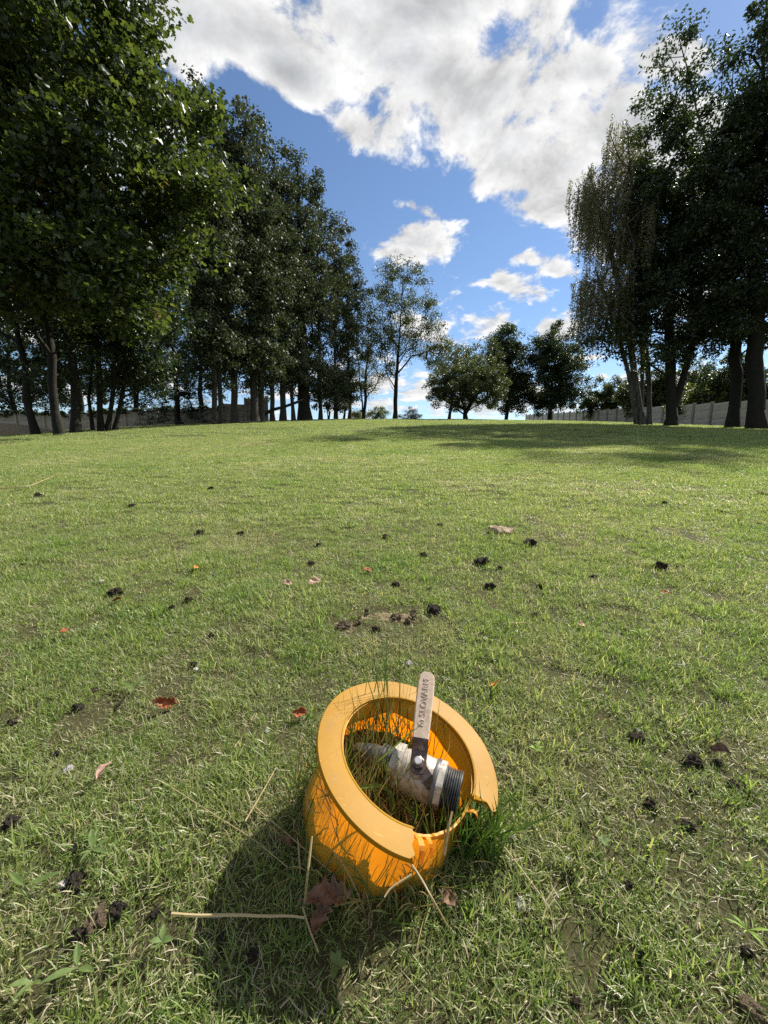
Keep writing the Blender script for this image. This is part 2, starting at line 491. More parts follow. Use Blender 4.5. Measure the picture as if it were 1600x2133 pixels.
M['plastic'] = plastic_mat('yellow_plastic', 0.50, (0.66, 0.40, 0.035), (0.74, 0.46, 0.05))
M['plastic_rim'] = plastic_mat('yellow_plastic_thick', 0.12, (0.285, 0.142, 0.004), (0.345, 0.178, 0.007), 0.12)
M['nickel'] = simple_mat('nickel', (0.30, 0.27, 0.23), (0.50, 0.46, 0.40), 40, 0.50, 0.4, 0.25, 0.001, 0.30, dirt=(0.17, 0.12, 0.08))
M['black_rubber'] = simple_mat('black_rubber', (0.018, 0.019, 0.021), (0.06, 0.062, 0.066), 60, 0.5, 0.5, 0.2, 0.001, dirt=(0.12, 0.10, 0.075))
M['dark_ring'] = simple_mat('dark_ring', (0.05, 0.05, 0.05), (0.11, 0.11, 0.105), 60, 0.45, 0.5, 0.2, 0.001)
M['lever'] = simple_mat('lever_metal', (0.40, 0.30, 0.22), (0.56, 0.44, 0.33), 70, 0.6, 0.3, 0.25, 0.0008, 0.1, dirt=(0.30, 0.21, 0.14))
M['lever_shade_brown'] = simple_mat('lever_shade_brown', (0.045, 0.028, 0.026), (0.15, 0.10, 0.09), 120, 0.4, 0.5, 0.6, 0.001, 0.4)  # brown parts; the lever bend's turned-away dark tone is put into the colour
M['steel'] = simple_mat('steel', (0.55, 0.53, 0.50), (0.75, 0.73, 0.70), 50, 0.35, 0.5, 0.1, 0.001, 0.8)

def concrete_mat(name, a, b):
    t = NT(name)
    p = t.pos()
    n1 = t.noise(p, 9, 6, 0.65); n2 = t.noise(p, 1.1, 4, 0.6)
    mp = t.n('ShaderNodeMapping'); t.l(p, mp.inputs[0]); mp.inputs['Scale'].default_value = (1, 1, 4.5)
    n3 = t.noise(mp.outputs[0], 1.7, 5, 0.6, 0.6)
    c = t.ramp(n1, [(0.3, a), (0.7, b)])
    c = t.mix(t.math('MULTIPLY', n2, 0.22), c, (0.16, 0.14, 0.115))
    h = t.math('ADD', n3, t.math('MULTIPLY', n1, 0.06))
    return t.done(t.principled(c, 0.95, 0.15, normal=t.bump(h, 0.8, 0.035)))
M['concrete'] = concrete_mat('concrete', (0.46, 0.435, 0.41), (0.58, 0.55, 0.525))
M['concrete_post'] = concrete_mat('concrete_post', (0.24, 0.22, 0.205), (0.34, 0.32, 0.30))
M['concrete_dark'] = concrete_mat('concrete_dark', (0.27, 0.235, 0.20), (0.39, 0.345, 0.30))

# ------------------------------------------------------------------ terrain
def S(y):
    y = np.asarray(y, dtype=float)
    s0 = 0.105
    k = 0.0058
    t1 = np.clip(y - 28.0, 0, 26.0)
    s = s0 * np.minimum(y, 28.0) + s0 * t1 - 0.5 * k * t1 * t1
    return s - 0.046 * np.clip(y - 54.0, 0, 400.0)

def gz(x, y):
    x = np.asarray(x, dtype=float); y = np.asarray(y, dtype=float)
    xl = np.clip(-x, 0, 60); xr = np.clip(x, 0, 60)
    far = np.clip(np.abs(x) - 60, 0, 400)
    z = S(np.clip(y, -60, 460)) - 0.0016 * xl ** 2 - 0.0008 * xr ** 2 - 0.05 * far
    r = np.hypot(x, y)
    near = smoothstep(6.0, 1.5, r)
    z = z + (fnoise(x, y, 2.6) - 0.5) * 0.035 * near + (fnoise(x, y, 0.35) - 0.5) * 0.10 * smoothstep(2, 9, r)
    return z

def gzf(x, y): return float(gz(x, y))

def ground_at(px, py):
    d = ray(px, py)
    t = 0.3
    ts = 0.25 * 1.012 ** np.arange(520)
    Q = Ov[None] + d[None] * ts[:, None]
    hit = np.nonzero(Q[:, 2] <= gz(Q[:, 0], Q[:, 1]))[0]
    t = ts[hit[0]] if len(hit) else ts[-1]
    lo, hi = t / 1.012, t
    for _ in range(20):
        m = (lo + hi) / 2; P = Ov + d * m
        if P[2] <= gzf(P[0], P[1]): hi = m
        else: lo = m
    return Ov + d * hi

def make_ground():
    def axis(n, near, far):
        u = np.linspace(-1, 1, n)
        return np.sign(u) * (near * np.abs(u) + (far - near) * np.abs(u) ** 5)
    xs = axis(221, 14, 900)
    u = np.linspace(0, 1, 260)
    ys = np.concatenate([np.linspace(-400, -3, 20), -2.9 + 45 * u ** 1.9, np.linspace(44, 900, 50)])
    X, Y = np.meshgrid(xs, ys)
    Z = gz(X, Y)
    V = np.stack([X.ravel(), Y.ravel(), Z.ravel()], 1)
    ny, nx = X.shape
    i = np.arange(ny - 1)[:, None] * nx + np.arange(nx - 1)[None, :]
    F = np.stack([i, i + 1, i + nx + 1, i + nx], -1).reshape(-1, 4)
    o = obj_np('ground', V, F, M['lawn'], smooth=True)
    tag(o, kind='structure')
make_ground()

# the collar's axis, needed by the grass (it grows round and inside it)
CC = np.array([0.0367, 0.5153, 0.1713])
CN = np.array([0.3155, -0.1810, 0.9315]); CN /= np.linalg.norm(CN)
E1 = np.array([1.0, 0, 0]) - CN[0] * CN; E1 /= np.linalg.norm(E1)
E2 = np.cross(CN, E1)
BASE = CC - CN * 0.125

# ------------------------------------------------------------------ grass
def blades(n, spread, lmin, lmax, wmin, wmax, lean, seg, rng, dry=0.2, flat=False):
    """grass blades as ribbons; returns V, F(tri), tint"""
    r = spread * np.sqrt(rng.rand(n)); a = rng.rand(n) * 2 * np.pi
    bx, by = r * np.cos(a), r * np.sin(a)
    L = lmin + (lmax - lmin) * rng.rand(n) ** 1.4
    W = wmin + (wmax - wmin) * rng.rand(n)
    az = rng.rand(n) * 2 * np.pi
    th0 = np.abs(rng.randn(n)) * lean * 0.6
    if flat: th0 = 1.15 + 0.4 * rng.rand(n)
    bend = (0.3 + 1.1 * rng.rand(n)) * lean * 1.3
    if flat: bend = 0.5 * rng.randn(n)
    rows = seg + 1
    pts = np.zeros((n, rows, 3)); pts[:, 0, 0] = bx; pts[:, 0, 1] = by
    pts[:, 0, 2] = -0.004 + (0.010 * rng.rand(n) if flat else 0)
    for k in range(1, rows):
        th = np.clip(th0 + bend * (k - 0.5) / seg, -1.7, 2.3)
        s = L / seg
        pts[:, k, 0] = pts[:, k - 1, 0] + s * np.sin(th) * np.cos(az)
        pts[:, k, 1] = pts[:, k - 1, 1] + s * np.sin(th) * np.sin(az)
        pts[:, k, 2] = pts[:, k - 1, 2] + s * np.cos(th)
    tw = az + np.pi / 2 + 0.7 * rng.randn(n)
    side = np.stack([np.cos(tw), np.sin(tw), np.zeros(n)], 1)
    V = []; 
    for k in range(seg):
        w = W * (1 - 0.35 * k / seg) * 0.5
        V.append(pts[:, k] - side * w[:, None]); V.append(pts[:, k] + side * w[:, None])
    V.append(pts[:, seg])
    nv = 2 * seg + 1
    V = np.stack(V, 1).reshape(-1, 3)
    base = (np.arange(n) * nv)[:, None]
    tris = []
    for k in range(seg - 1):
        a0 = 2 * k
        tris += [[a0, a0 + 1, a0 + 3], [a0, a0 + 3, a0 + 2]]
    a0 = 2 * (seg - 1)
    tris.append([a0, a0 + 1, a0 + 2])
    tris = np.array(tris)
    F = (base[:, :, None] + tris[None]).reshape(-1, 3)
    isdry = rng.rand(n) < dry
    tint = np.where(isdry, (0.77 + 0.19 * rng.rand(n)) if flat else (0.78 + 0.2 * rng.rand(n)), 0.72 * rng.rand(n))
    return V, F, np.repeat(tint, len(tris))

def tuft_mesh(parts):
    off = 0; Vs, Fs, Ts = [], [], []
    for V, F, T in parts:
        Vs.append(V); Fs.append(F + off); Ts.append(T); off += len(V)
    return np.concatenate(Vs), np.concatenate(Fs), np.concatenate(Ts)

def grass_field(name, label, tufts, pts, rot, scl, idx, mat):
    coll = bpy.data.collections.new(name + '_tufts')
    for i, (V, F, T) in enumerate(tufts):
        o = obj_np('tuft_%02d' % i, V, F, mat, smooth=True, attrs={'tint': T}, linkit=False)
        coll.objects.link(o)
    me = bpy.data.meshes.new(name)
    me.vertices.add(len(pts)); me.vertices.foreach_set('co', np.ascontiguousarray(pts, dtype=np.float32).ravel())
    a = me.attributes.new('rot', 'FLOAT_VECTOR', 'POINT'); a.data.foreach_set('vector', np.ascontiguousarray(rot, dtype=np.float32).ravel())
    a = me.attributes.new('scl', 'FLOAT', 'POINT'); a.data.foreach_set('value', np.ascontiguousarray(scl, dtype=np.float32))
    a = me.attributes.new('idx', 'INT', 'POINT'); a.data.foreach_set('value', np.ascontiguousarray(idx, dtype=np.int32))
    o = link(bpy.data.objects.new(name, me))
    me.materials.append(mat)
    ng = bpy.data.node_groups.new(name, 'GeometryNodeTree')
    ng.interface.new_socket('Geometry', in_out='INPUT', socket_type='NodeSocketGeometry')
    ng.interface.new_socket('Geometry', in_out='OUTPUT', socket_type='NodeSocketGeometry')
    gi = ng.nodes.new('NodeGroupInput'); go = ng.nodes.new('NodeGroupOutput')
    ci = ng.nodes.new('GeometryNodeCollectionInfo'); ci.inputs['Collection'].default_value = coll
    ci.inputs['Separate Children'].default_value = True; ci.inputs['Reset Children'].default_value = True
    iop = ng.nodes.new('GeometryNodeInstanceOnPoints'); iop.inputs['Pick Instance'].default_value = True
    def na(nm, ty):
        n = ng.nodes.new('GeometryNodeInputNamedAttribute'); n.data_type = ty; n.inputs['Name'].default_value = nm
        return n.outputs['Attribute']
    ng.links.new(gi.outputs[0], iop.inputs['Points'])
    ng.links.new(ci.outputs[0], iop.inputs['Instance'])
    ng.links.new(na('idx', 'INT'), iop.inputs['Instance Index'])
    e2r = ng.nodes.new('FunctionNodeEulerToRotation'); ng.links.new(na('rot', 'FLOAT_VECTOR'), e2r.inputs[0])
    ng.links.new(e2r.outputs[0], iop.inputs['Rotation'])
    ng.links.new(na('scl', 'FLOAT'), iop.inputs['Scale'])
    ng.links.new(iop.outputs[0], go.inputs[0])
    md = o.modifiers.new('grow', 'NODES'); md.node_group = ng
    tag(o, label, 'grass', kind='stuff')
    return o

# bare, worn places in the turf: photo pixel, size in px
BARE_PX = [(850, 1285, 60), (780, 1288, 60), (715, 1303, 40), (360, 1440, 55), (190, 1300, 40), (150, 1540, 40), (1100, 1082, 40), (1440, 1120, 60),
           (1400, 1185, 40), (1480, 1240, 40), (1530, 1900, 60), (1430, 1880, 40), (60, 2040, 45), (1235, 1620, 40), (380, 1490, 35),
           (110, 1860, 45), (1160, 1400, 40), (1570, 1780, 40), (640, 1600, 30), (1290, 1800, 30), (330, 1400, 60), (540, 1300, 30)]
BARE = []
for (bx, by, bs) in BARE_PX:
    g = ground_at(bx, by); dd = np.linalg.norm(g - Ov)
    BARE.append((g[0], g[1], 0.55 * bs * float((g - Ov) @ Fv) / PX))

def bareness(x, y):
    b = np.zeros_like(x)
    for (bx, by, br) in BARE:
        d = np.hypot(x - bx, (y - by) * 0.6) / br
        b = np.maximum(b, smoothstep(1.35, 0.5, d + (fnoise(x, y, 1.5 / br) - 0.5) * 1.2))
    return b

SAND = [(812, 1287, 58, 13, 0.05), (718, 1306, 30, 10, 0.0)]
def bare_soil():
    for q, (px, py, rx, ry, ph) in enumerate(SAND):
        n = 40; V = []; F = []
        c = ground_at(px, py); V.append(c + [0, 0, 0.002])
        for r in (0.5, 0.8, 1.0):
            for i in range(n):
                a = 2 * math.pi * i / n
                k = r * (0.55 + 0.9 * float(vnoise(math.cos(a) * 2.3 + q * 7, math.sin(a) * 2.3)) + 0.25 * (float(vnoise(i * 0.9, q * 3.3)) - 0.5))
                g = ground_at(px + rx * k * math.cos(a), py + ry * k * math.sin(a))
                V.append(g + [0, 0, 0.002 * (1 - r) + 0.0 + 0.006 * (float(vnoise(i * 1.7, q + r * 9)) - 0.5) - 0.012 * (r == 1.0)])
        for i in range(n):
            F.append((0, 1 + i, 1 + (i + 1) % n))
            for j in (0, 1):
                a0, b0 = 1 + j * n + i, 1 + j * n + (i + 1) % n
                F.append((a0, a0 + n, b0 + n, b0))
        o = obj('bare_soil', V, F, M['sand'], None, smooth=True)
        tag(o, kind='structure')

def inside_collar(x, y, grow=0.0):
    return np.hypot(x - BASE[0], y - BASE[1]) < 0.105 + grow

def make_grass():
    rng = np.random.RandomState(11)
    # near turf
    near = []
    for i in range(6):
        near.append(tuft_mesh([blades(72, 0.036, 0.010, 0.033, 0.0011, 0.0022, 0.75, 3, rng, 0.08),
                               blades(9, 0.036, 0.010, 0.030, 0.0008, 0.0016, 0.6, 2, rng, 0.8, flat=True)]))
    for i in range(3):
        near.append(tuft_mesh([blades(34, 0.034, 0.010, 0.026, 0.0012, 0.0022, 0.8, 3, rng, 0.3),
                               blades(18, 0.042, 0.012, 0.036, 0.0009, 0.0017, 0.6, 2, rng, 0.9, flat=True)]))
    for i in range(2):
        near.append(tuft_mesh([blades(22, 0.020, 0.022, 0.050, 0.0018, 0.0034, 0.6, 4, rng, 0.05)]))
    for i in range(2):
        near.append(tuft_mesh([blades(16, 0.026, 0.009, 0.018, 0.0050, 0.0085, 1.3, 3, rng, 0.0), blades(14, 0.030, 0.010, 0.03, 0.0012, 0.0022, 0.75, 3, rng, 0.1)]))
    x0, x1, y0, y1 = -4.2, 4.2, 0.10, 2.5
    n = 56000
    X = x0 + (x1 - x0) * rng.rand(n); Y = y0 + (y1 - y0) * rng.rand(n)
    keep = (np.abs(X) < 1.12 * Y + 0.55) & ~inside_collar(X, Y)
    keep &= rng.rand(n) < smoothstep(2.6, 1.2, Y) * 0.55 + 0.45
    X, Y = X[keep], Y[keep]
    b = bareness(X, Y)
    q = fnoise(X, Y, 4.0)
    k2 = rng.rand(len(X)) > b * np.where(Y < 1.0, 0.45, 0.72)
    X, Y, b, q = X[k2], Y[k2], b[k2], q[k2]
    u = rng.rand(len(X))
    idx = np.where(u < 0.68, rng.randint(0, 6, len(X)), np.where(u < 0.93, rng.randint(6, 9, len(X)), rng.randint(9, 11, len(X))))
    idx = np.where((b > 0.15) | ((q > 0.58) & (rng.rand(len(X)) < 0.5)), rng.randint(6, 9, len(X)), idx)
    idx = np.where((fnoise(X + 31.0, Y, 3.1) > 0.60) & (rng.rand(len(X)) < 0.35), rng.randint(11, 13, len(X)), idx)
    sc = (0.60 + 0.45 * rng.rand(len(X))) * np.where(q < 0.42, 1.15, 0.95)
    rot = np.stack([0.12 * rng.randn(len(X)), 0.12 * rng.randn(len(X)), rng.rand(len(X)) * 6.283], 1)
    grass_field('grass_near', 'short worn turf with straw between the blades close to the camera', near,
                np.stack([X, Y, gz(X, Y) - 0.001], 1), rot, sc, idx, M['grass'])
    # middle turf
    mid = []
    for i in range(6):
        mid.append(tuft_mesh([blades(190, 0.090, 0.010, 0.029, 0.0020, 0.0036, 0.75, 2, rng, 0.16),
                              blades(30, 0.095, 0.012, 0.03, 0.0018, 0.003, 0.6, 2, rng, 1.0, flat=True)]))
    for i in range(2):
        mid.append(tuft_mesh([blades(110, 0.090, 0.010, 0.024, 0.0020, 0.0034, 0.8, 2, rng, 0.3),
                              blades(50, 0.10, 0.02, 0.05, 0.002, 0.0034, 0.6, 2, rng, 1.0, flat=True)]))
    n = 26000
    Y = 2.1 + 7.4 * rng.rand(n) ** 0.75; X = (rng.rand(n) * 2 - 1) * (1.12 * Y + 0.9)
    b = bareness(X, Y); q = fnoise(X, Y, 1.6)
    k2 = rng.rand(n) > b * 0.80
    X, Y, b, q = X[k2], Y[k2], b[k2], q[k2]
    idx = np.where((q > 0.60) & (rng.rand(len(X)) < 0.5) | (b > 0.2), rng.randint(6, 8, len(X)), rng.randint(0, 6, len(X)))
    sc = 0.75 + 0.5 * rng.rand(len(X))
    rot = np.stack([0.08 * rng.randn(len(X)), 0.08 * rng.randn(len(X)), rng.rand(len(X)) * 6.283], 1)
    grass_field('grass_middle', 'mown green turf on the slope beyond the yellow collar', mid,
                np.stack([X, Y, gz(X, Y) - 0.001], 1), rot, sc, idx, M['grass_far'])
    # far turf up to the crest
    far = []
    for i in range(5):
        far.append(tuft_mesh([blades(330, 0.28, 0.016, 0.040, 0.005, 0.009, 0.75, 1, rng, 0.18)]))
    n = 17000
    Y = 8.8 + 29 * rng.rand(n) ** 0.72; X = (rng.rand(n) * 2 - 1) * np.minimum(1.12 * Y + 1.5, 26.0)
    idx = rng.randint(0, 5, n)
    sc = 0.75 + 0.5 * rng.rand(n)
    rot = np.stack([0.05 * rng.randn(n), 0.05 * rng.randn(n), rng.rand(n) * 6.283], 1)
    grass_field('grass_far', 'bright mown lawn running up to the crest', far,
                np.stack([X, Y, gz(X, Y) - 0.001], 1), rot, sc, idx, M['grass_far'])
bare_soil()
make_grass()

# ------------------------------------------------------------------ concrete fences
def box_vf(x0, x1, y0, y1, z0, z1):
    v = [(x0, y0, z0), (x1, y0, z0), (x1, y1, z0), (x0, y1, z0), (x0, y0, z1), (x1, y0, z1), (x1, y1, z1), (x0, y1, z1)]
    f = [(0, 3, 2, 1), (4, 5, 6, 7), (0, 1, 5, 4), (1, 2, 6, 5), (2, 3, 7, 6), (3, 0, 4, 7)]
    return v, f

def slab_mesh(name, length, h, th, mat, rng):
    """one cast slab: a box with chamfered edges and a riven, uneven face"""
    nx, nz = 9, 4
    V = []; F = []
    for side, yy in ((0, -th / 2), (1, th / 2)):
        for j in range(nz + 1):
            for i in range(nx + 1):
                x = -length / 2 + length * i / nx; z = h * j / nz
                edge = i in (0, nx) or j in (0, nz)
                y = yy * (0.28 if edge else 1.0) + (0 if edge else rng.uniform(-0.011, 0.011))
                V.append((x, y, z))
    n1 = (nx + 1) * (nz + 1)
    for side in (0, 1):
        o = side * n1
        for j in range(nz):
            for i in range(nx):
                a = o + j * (nx + 1) + i
                q = (a, a + 1, a + nx + 2, a + nx + 1)
                F.append(q if side == 0 else q[::-1])
    rim = [i for i in range(nx + 1)] + [j * (nx + 1) + nx for j in range(1, nz + 1)] + [nz * (nx + 1) + i for i in range(nx - 1, -1, -1)] + [j * (nx + 1) for j in range(nz - 1, 0, -1)]
    for k in range(len(rim)):
        a, b = rim[k], rim[(k + 1) % len(rim)]
        F.append((b, a, a + n1, b + n1))
    me = bpy.data.meshes.new(name); me.from_pydata(V, [], F); me.materials.append(mat); me.update()
    return me

def fence(name, label, pts, slab_h, nslab, mat, pmat):
    """pts: list of (x, y, ztop) at the posts"""
    rng = random.Random(hash(label) % 1000)
    root = empty(name, (pts[0][0], pts[0][1], gzf(pts[0][0], pts[0][1])))
    L0 = math.hypot(pts[1][0] - pts[0][0], pts[1][1] - pts[0][1])
    variants = [slab_mesh('slab', L0 - 0.10, slab_h - 0.002, 0.07, mat, rng) for _ in range(6)]
    pv, pf = box_vf(-0.075, 0.075, -0.085, 0.085, -slab_h * nslab - 0.6, 0.05)
    pme = bpy.data.meshes.new('post'); pme.from_pydata(pv, [], pf); pme.materials.append(pmat)
    inv = Matrix.Translation(-Vector(root.location))
    for i, (x, y, zt) in enumerate(pts):
        j = min(i, len(pts) - 2)
        ang = math.atan2(pts[j + 1][1] - pts[j][1], pts[j + 1][0] - pts[j][0])
        p = link(bpy.data.objects.new('post', pme), root)
        p.location = Vector((x, y, zt)) - Vector(root.location); p.rotation_euler = (0, 0, ang)
        if i < len(pts) - 1:
            mx, my = (x + pts[i + 1][0]) / 2, (y + pts[i + 1][1]) / 2
            zb = min(zt, pts[i + 1][2])
            for k in range(nslab):
                s = link(bpy.data.objects.new('slab', variants[rng.randrange(6)]), root)
                s.location = Vector((mx, my, zb - slab_h * (k + 1))) - Vector(root.location)
                s.rotation_euler = (0, 0, ang + (math.pi if rng.random() < 0.5 else 0))
                s.scale = ((math.hypot(pts[i + 1][0] - x, pts[i + 1][1] - y) - 0.10) / (L0 - 0.10), 1, 1)
    tag(root, label, 'fence')
    return root

ptsR = []
y = 17.2
while y < 64:
    ptsR.append((23.0 - 0.02 * (y - 24), y, 3.86 + 0.072 * (y - 24)))
    y += 1.58
fence('concrete_fence', 'pale grey concrete panel fence behind the big dark trees, running to the crest', ptsR, 0.56, 4, M['concrete'], M['concrete_post'])
ptsL = []
for i in range(14):
    t = i / 13
    x = -27.5 + 18.6 * t; yy = 24.6 + 6.2 * t ** 1.4
    zt = 3.12 + 0.62 * smoothstep(0.2, 0.75, t) + 1.15 * smoothstep(0.72, 1.0, t)
    ptsL.append((x, yy, float(zt)))
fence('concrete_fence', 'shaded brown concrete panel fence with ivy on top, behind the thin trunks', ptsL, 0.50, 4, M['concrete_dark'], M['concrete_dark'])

# ------------------------------------------------------------------ trees
def tubes(P0, P1, R0, R1, k=6):
    n = len(P0)
    D = P1 - P0; L = np.linalg.norm(D, axis=1, keepdims=True); D = D / np.maximum(L, 1e-6)
    ref = np.where(np.abs(D[:, 2:3]) > 0.9, np.array([[1.0, 0, 0]]), np.array([[0, 0, 1.0]]))
    A = np.cross(D, ref); A /= np.linalg.norm(A, axis=1, keepdims=True); B = np.cross(D, A)
    ang = np.arange(k) * 2 * np.pi / k
    ring = A[:, None, :] * np.cos(ang)[None, :, None] + B[:, None, :] * np.sin(ang)[None, :, None]
    P0 = P0 - D * (R0 * 0.22)[:, None]; P1 = P1 + D * (R1 * 0.22)[:, None]
    V = np.concatenate([P0[:, None] + ring * R0[:, None, None], P1[:, None] + ring * R1[:, None, None]], 1)
    i = np.arange(k); j = (i + 1) % k
    q = np.stack([i, j, j + k, i + k], 1)
    F = (np.arange(n) * 2 * k)[:, None, None] + q[None]
    return V.reshape(-1, 3), F.reshape(-1, 4)

def grow(stems, clumps, r_base, rng, up=0.7, tip=0.010, wig=0.05):
    """stems: list of polylines (arrays of points from the ground up). Branches reach from them to every clump.
    Returns tube arrays."""
    pos = []; par = []
    stem_nodes = 0
    for st in stems:
        st = np.asarray(st, float)
        prev = -1
        for a, b in zip(st[:-1], st[1:]):
            m = max(2, int(np.linalg.norm(b - a) / 0.7))
            for s in range(m):
                p = a + (b - a) * s / m
                if s: p = p + rng.randn(3) * wig * 0.5
                pos.append(p); par.append(prev); prev = len(pos) - 1
        pos.append(st[-1]); par.append(prev)
    nst = len(pos)
    cap = nst + len(clumps) * 5 + 10
    arr = np.zeros((cap, 3)); arr[:nst] = pos
    par = par + [0] * (cap - nst)
    zg = min(p[2] for p in pos)
    ht = max(p[2] for p in pos) - zg
    usable = np.ones(cap, bool)
    usable[:nst] = (arr[:nst, 2] - zg) > 0.14 * ht
    n = nst
    d0 = np.array([np.min(np.linalg.norm(arr[:nst] - c, axis=1)) for c in clumps])
    for ci in np.argsort(d0):
        c = clumps[ci]
        d = c - arr[:n]
        hd = np.hypot(d[:, 0], d[:, 1]); dist = np.linalg.norm(d, axis=1)
        cost = dist + 1.4 * np.maximum(0, up * hd * 0.6 - d[:, 2]) + np.where(usable[:n], 0, 1e3)
        k = int(np.argmin(cost))
        m = int(np.clip(dist[k] / 0.6, 1, 4))
        a = arr[k].copy(); prev = k
        for s in range(1, m + 1):
            t = s / m
            p = a + (c - a) * t
            p = p + np.array([0, 0, 1]) * (0.12 * dist[k] * np.sin(np.pi * t) * (1 if s < m else 0)) * 0.6
            if s < m: p = p + rng.randn(3) * wig * dist[k]
            arr[n] = p; par[n] = prev; prev = n; n += 1
    w = np.zeros(n); haschild = np.zeros(n, bool)
    for i in range(n):
        if par[i] >= 0: haschild[par[i]] = True
    w[~haschild] = 1.0
    for i in range(n - 1, -1, -1):
        if par[i] >= 0: w[par[i]] += w[i]
    # nodes were appended after their parents, so one reverse pass accumulates everything
    R = w ** 0.60
    R = R / R[0] * r_base
    R = np.maximum(R, tip)
    hgt = arr[:n, 2] - zg
    flare = 1 + 0.55 * np.exp(-hgt / (0.8 * r_base + 0.10))
    R = R * np.where(np.arange(n) < nst, flare, 1.0)
    ch = np.array([i for i in range(n) if par[i] >= 0]); pa = np.array([par[i] for i in ch])
    Rp = np.where((ch < nst) & (pa < nst), R[pa], np.minimum(R[pa], R[ch] * 1.35))
    return arr[pa], arr[ch], Rp, R[ch]

def leaves(centers, radii, counts, size, rng, droop=0.3, flat=0.75, aspect=0.5, tint_fn=None, lobed=False):
    C = np.repeat(centers, counts, axis=0); Rr = np.repeat(radii, counts)
    n = len(C)
    off = rng.randn(n, 3); off /= np.linalg.norm(off, axis=1, keepdims=True)
    off *= (rng.rand(n, 1) ** 0.45) * Rr[:, None]; off[:, 2] *= flat
    P = C + off
    D = rng.randn(n, 3); D[:, 2] = D[:, 2] * 0.7 - droop; D += 0.7 * off / np.maximum(Rr[:, None], 1e-3)
    D /= np.linalg.norm(D, axis=1, keepdims=True)
    Nn = rng.randn(n, 3) * 0.75 + np.array([0, 0, 0.9])
    Sd = np.cross(Nn, D); Sd /= np.maximum(np.linalg.norm(Sd, axis=1, keepdims=True), 1e-6)
    Nn = np.cross(D, Sd)
    L = size * (0.65 + 0.7 * rng.rand(n))[:, None]
    W = L * aspect * 0.5
    v0 = P - D * L * 0.5; v2 = P + D * L * 0.5
    mid = P + D * L * 0.05 + Nn * L * 0.08
    tint = np.clip(rng.rand(n) * 0.9 + 0.08 * rng.randn(n), 0, 0.93)
    if tint_fn is not None: tint = tint_fn(P, tint, rng)
    if lobed:
        up_ = Nn * L * 0.10
        a1 = P - D * L * 0.18; nt = P + D * L * 0.02; a3 = P + D * L * 0.24
        V = np.stack([v0, v2, a1 + Sd * W * 0.95 + up_, nt + Sd * W * 0.45 + up_ * 0.4, a3 + Sd * W * 1.15 + up_, a1 - Sd * W * 0.95 + up_, nt - Sd * W * 0.45 + up_ * 0.4, a3 - Sd * W * 1.15 + up_], 1).reshape(-1, 3)
        tr = np.array([[0, 2, 3], [3, 4, 1], [0, 3, 1], [0, 6, 5], [6, 1, 7], [0, 1, 6]])
        F = ((np.arange(n) * 8)[:, None, None] + tr[None]).reshape(-1, 3)
        return V, F, np.repeat(tint, 6)
    v1 = mid + Sd * W; v3 = mid - Sd * W
    V = np.stack([v0, v1, v2, v3], 1).reshape(-1, 3)
    b = (np.arange(n) * 4)[:, None]
    F = np.concatenate([b + np.array([[0, 1, 2]]), b + np.array([[0, 2, 3]])], 1).reshape(-1, 3)
    return V, F, np.repeat(tint, 2)

def sample_clumps(ells, n, rng, surf=0.45, gap=0.0, gs=0.5):
    """points through a union of ellipsoids (cx,cy,cz,rx,ry,rz), biased to the outside, with gaps"""
    vol = np.array([e[3] * e[4] * e[5] for e in ells]); vol = vol / vol.sum()
    out = []
    tries = 0
    while len(out) < n and tries < n * 30:
        tries += 1
        e = ells[rng.choice(len(ells), p=vol)]
        d = rng.randn(3); d /= np.linalg.norm(d)
        r = rng.rand() ** surf
        p = np.array([e[0] + d[0] * e[3] * r, e[1] + d[1] * e[4] * r, e[2] + d[2] * e[5] * r])
        if gap > 0:
            s = math.sin(p[0] * 2.1 / gs + 1.3) * math.sin(p[1] * 1.9 / gs + 0.4) * math.sin(p[2] * 2.3 / gs + 2.2)
            if s < -1 + gap * 2 * rng.rand() and s < 0: continue
        out.append(p)
    return np.array(out)

TREE_TRIS = [0]
def tree(name, label, stems, ells, nclump, nleaf, lsize, leafm, barkm, r_base, seed, crad=0.55, group=None, surf=0.45,
         gap=0.35, droop=0.3, aspect=0.5, tint_fn=None, up=0.7, flat=0.75, cat='tree', tip=0.010, clump_fn=None, k=6, lobed=False):
    rng = np.random.RandomState(seed)
    base = np.array(stems[0][0], float)
    root = empty(name, tuple(base))
    clumps = sample_clumps(ells, nclump, rng, surf, gap)
    if clump_fn is not None: clumps = clump_fn(clumps, rng)
    P0, P1, R0, R1 = grow(stems, clumps, r_base, rng, up, tip)
    V, F = tubes(P0, P1, R0, R1, k)
    obj_np('trunk', V - base, F, barkm, root, smooth=True)
    rad = crad * (0.6 + 0.8 * rng.rand(len(clumps)))
    cnt = np.maximum(3, (nleaf / len(clumps) * (0.5 + rng.rand(len(clumps))))).astype(int)
    V, F, T = leaves(clumps, rad, cnt, lsize, rng, droop, flat, aspect, tint_fn, lobed)
    obj_np('crown', V - base, F, leafm, root, attrs={'tint': T})
    TREE_TRIS[0] += len(F)
    tag(root, label, cat, group)
    return root

def gpt(px, D, sink=0.05):
    """ground point at distance D seen in photo column px"""
    z = 0
    for _ in range(4):
        zc = D * math.cos(PITCH) - (z - CAMH) * math.sin(PITCH)
        x = (px - 800) / PX * zc
        z = gzf(x, D)
    return np.array([x, D, z - sink])

def stem(base, top, rng, n=4, w=0.15):
    pts = [np.array(base, float)]
    top = np.array(top, float)
    for i in range(1, n + 1):
        p = pts[0] + (top - pts[0]) * i / n
        if i < n: p = p + np.array([rng.uniform(-w, w), rng.uniform(-w, w), 0])
        pts.append(p)
    return pts
R_ = random.Random(3)

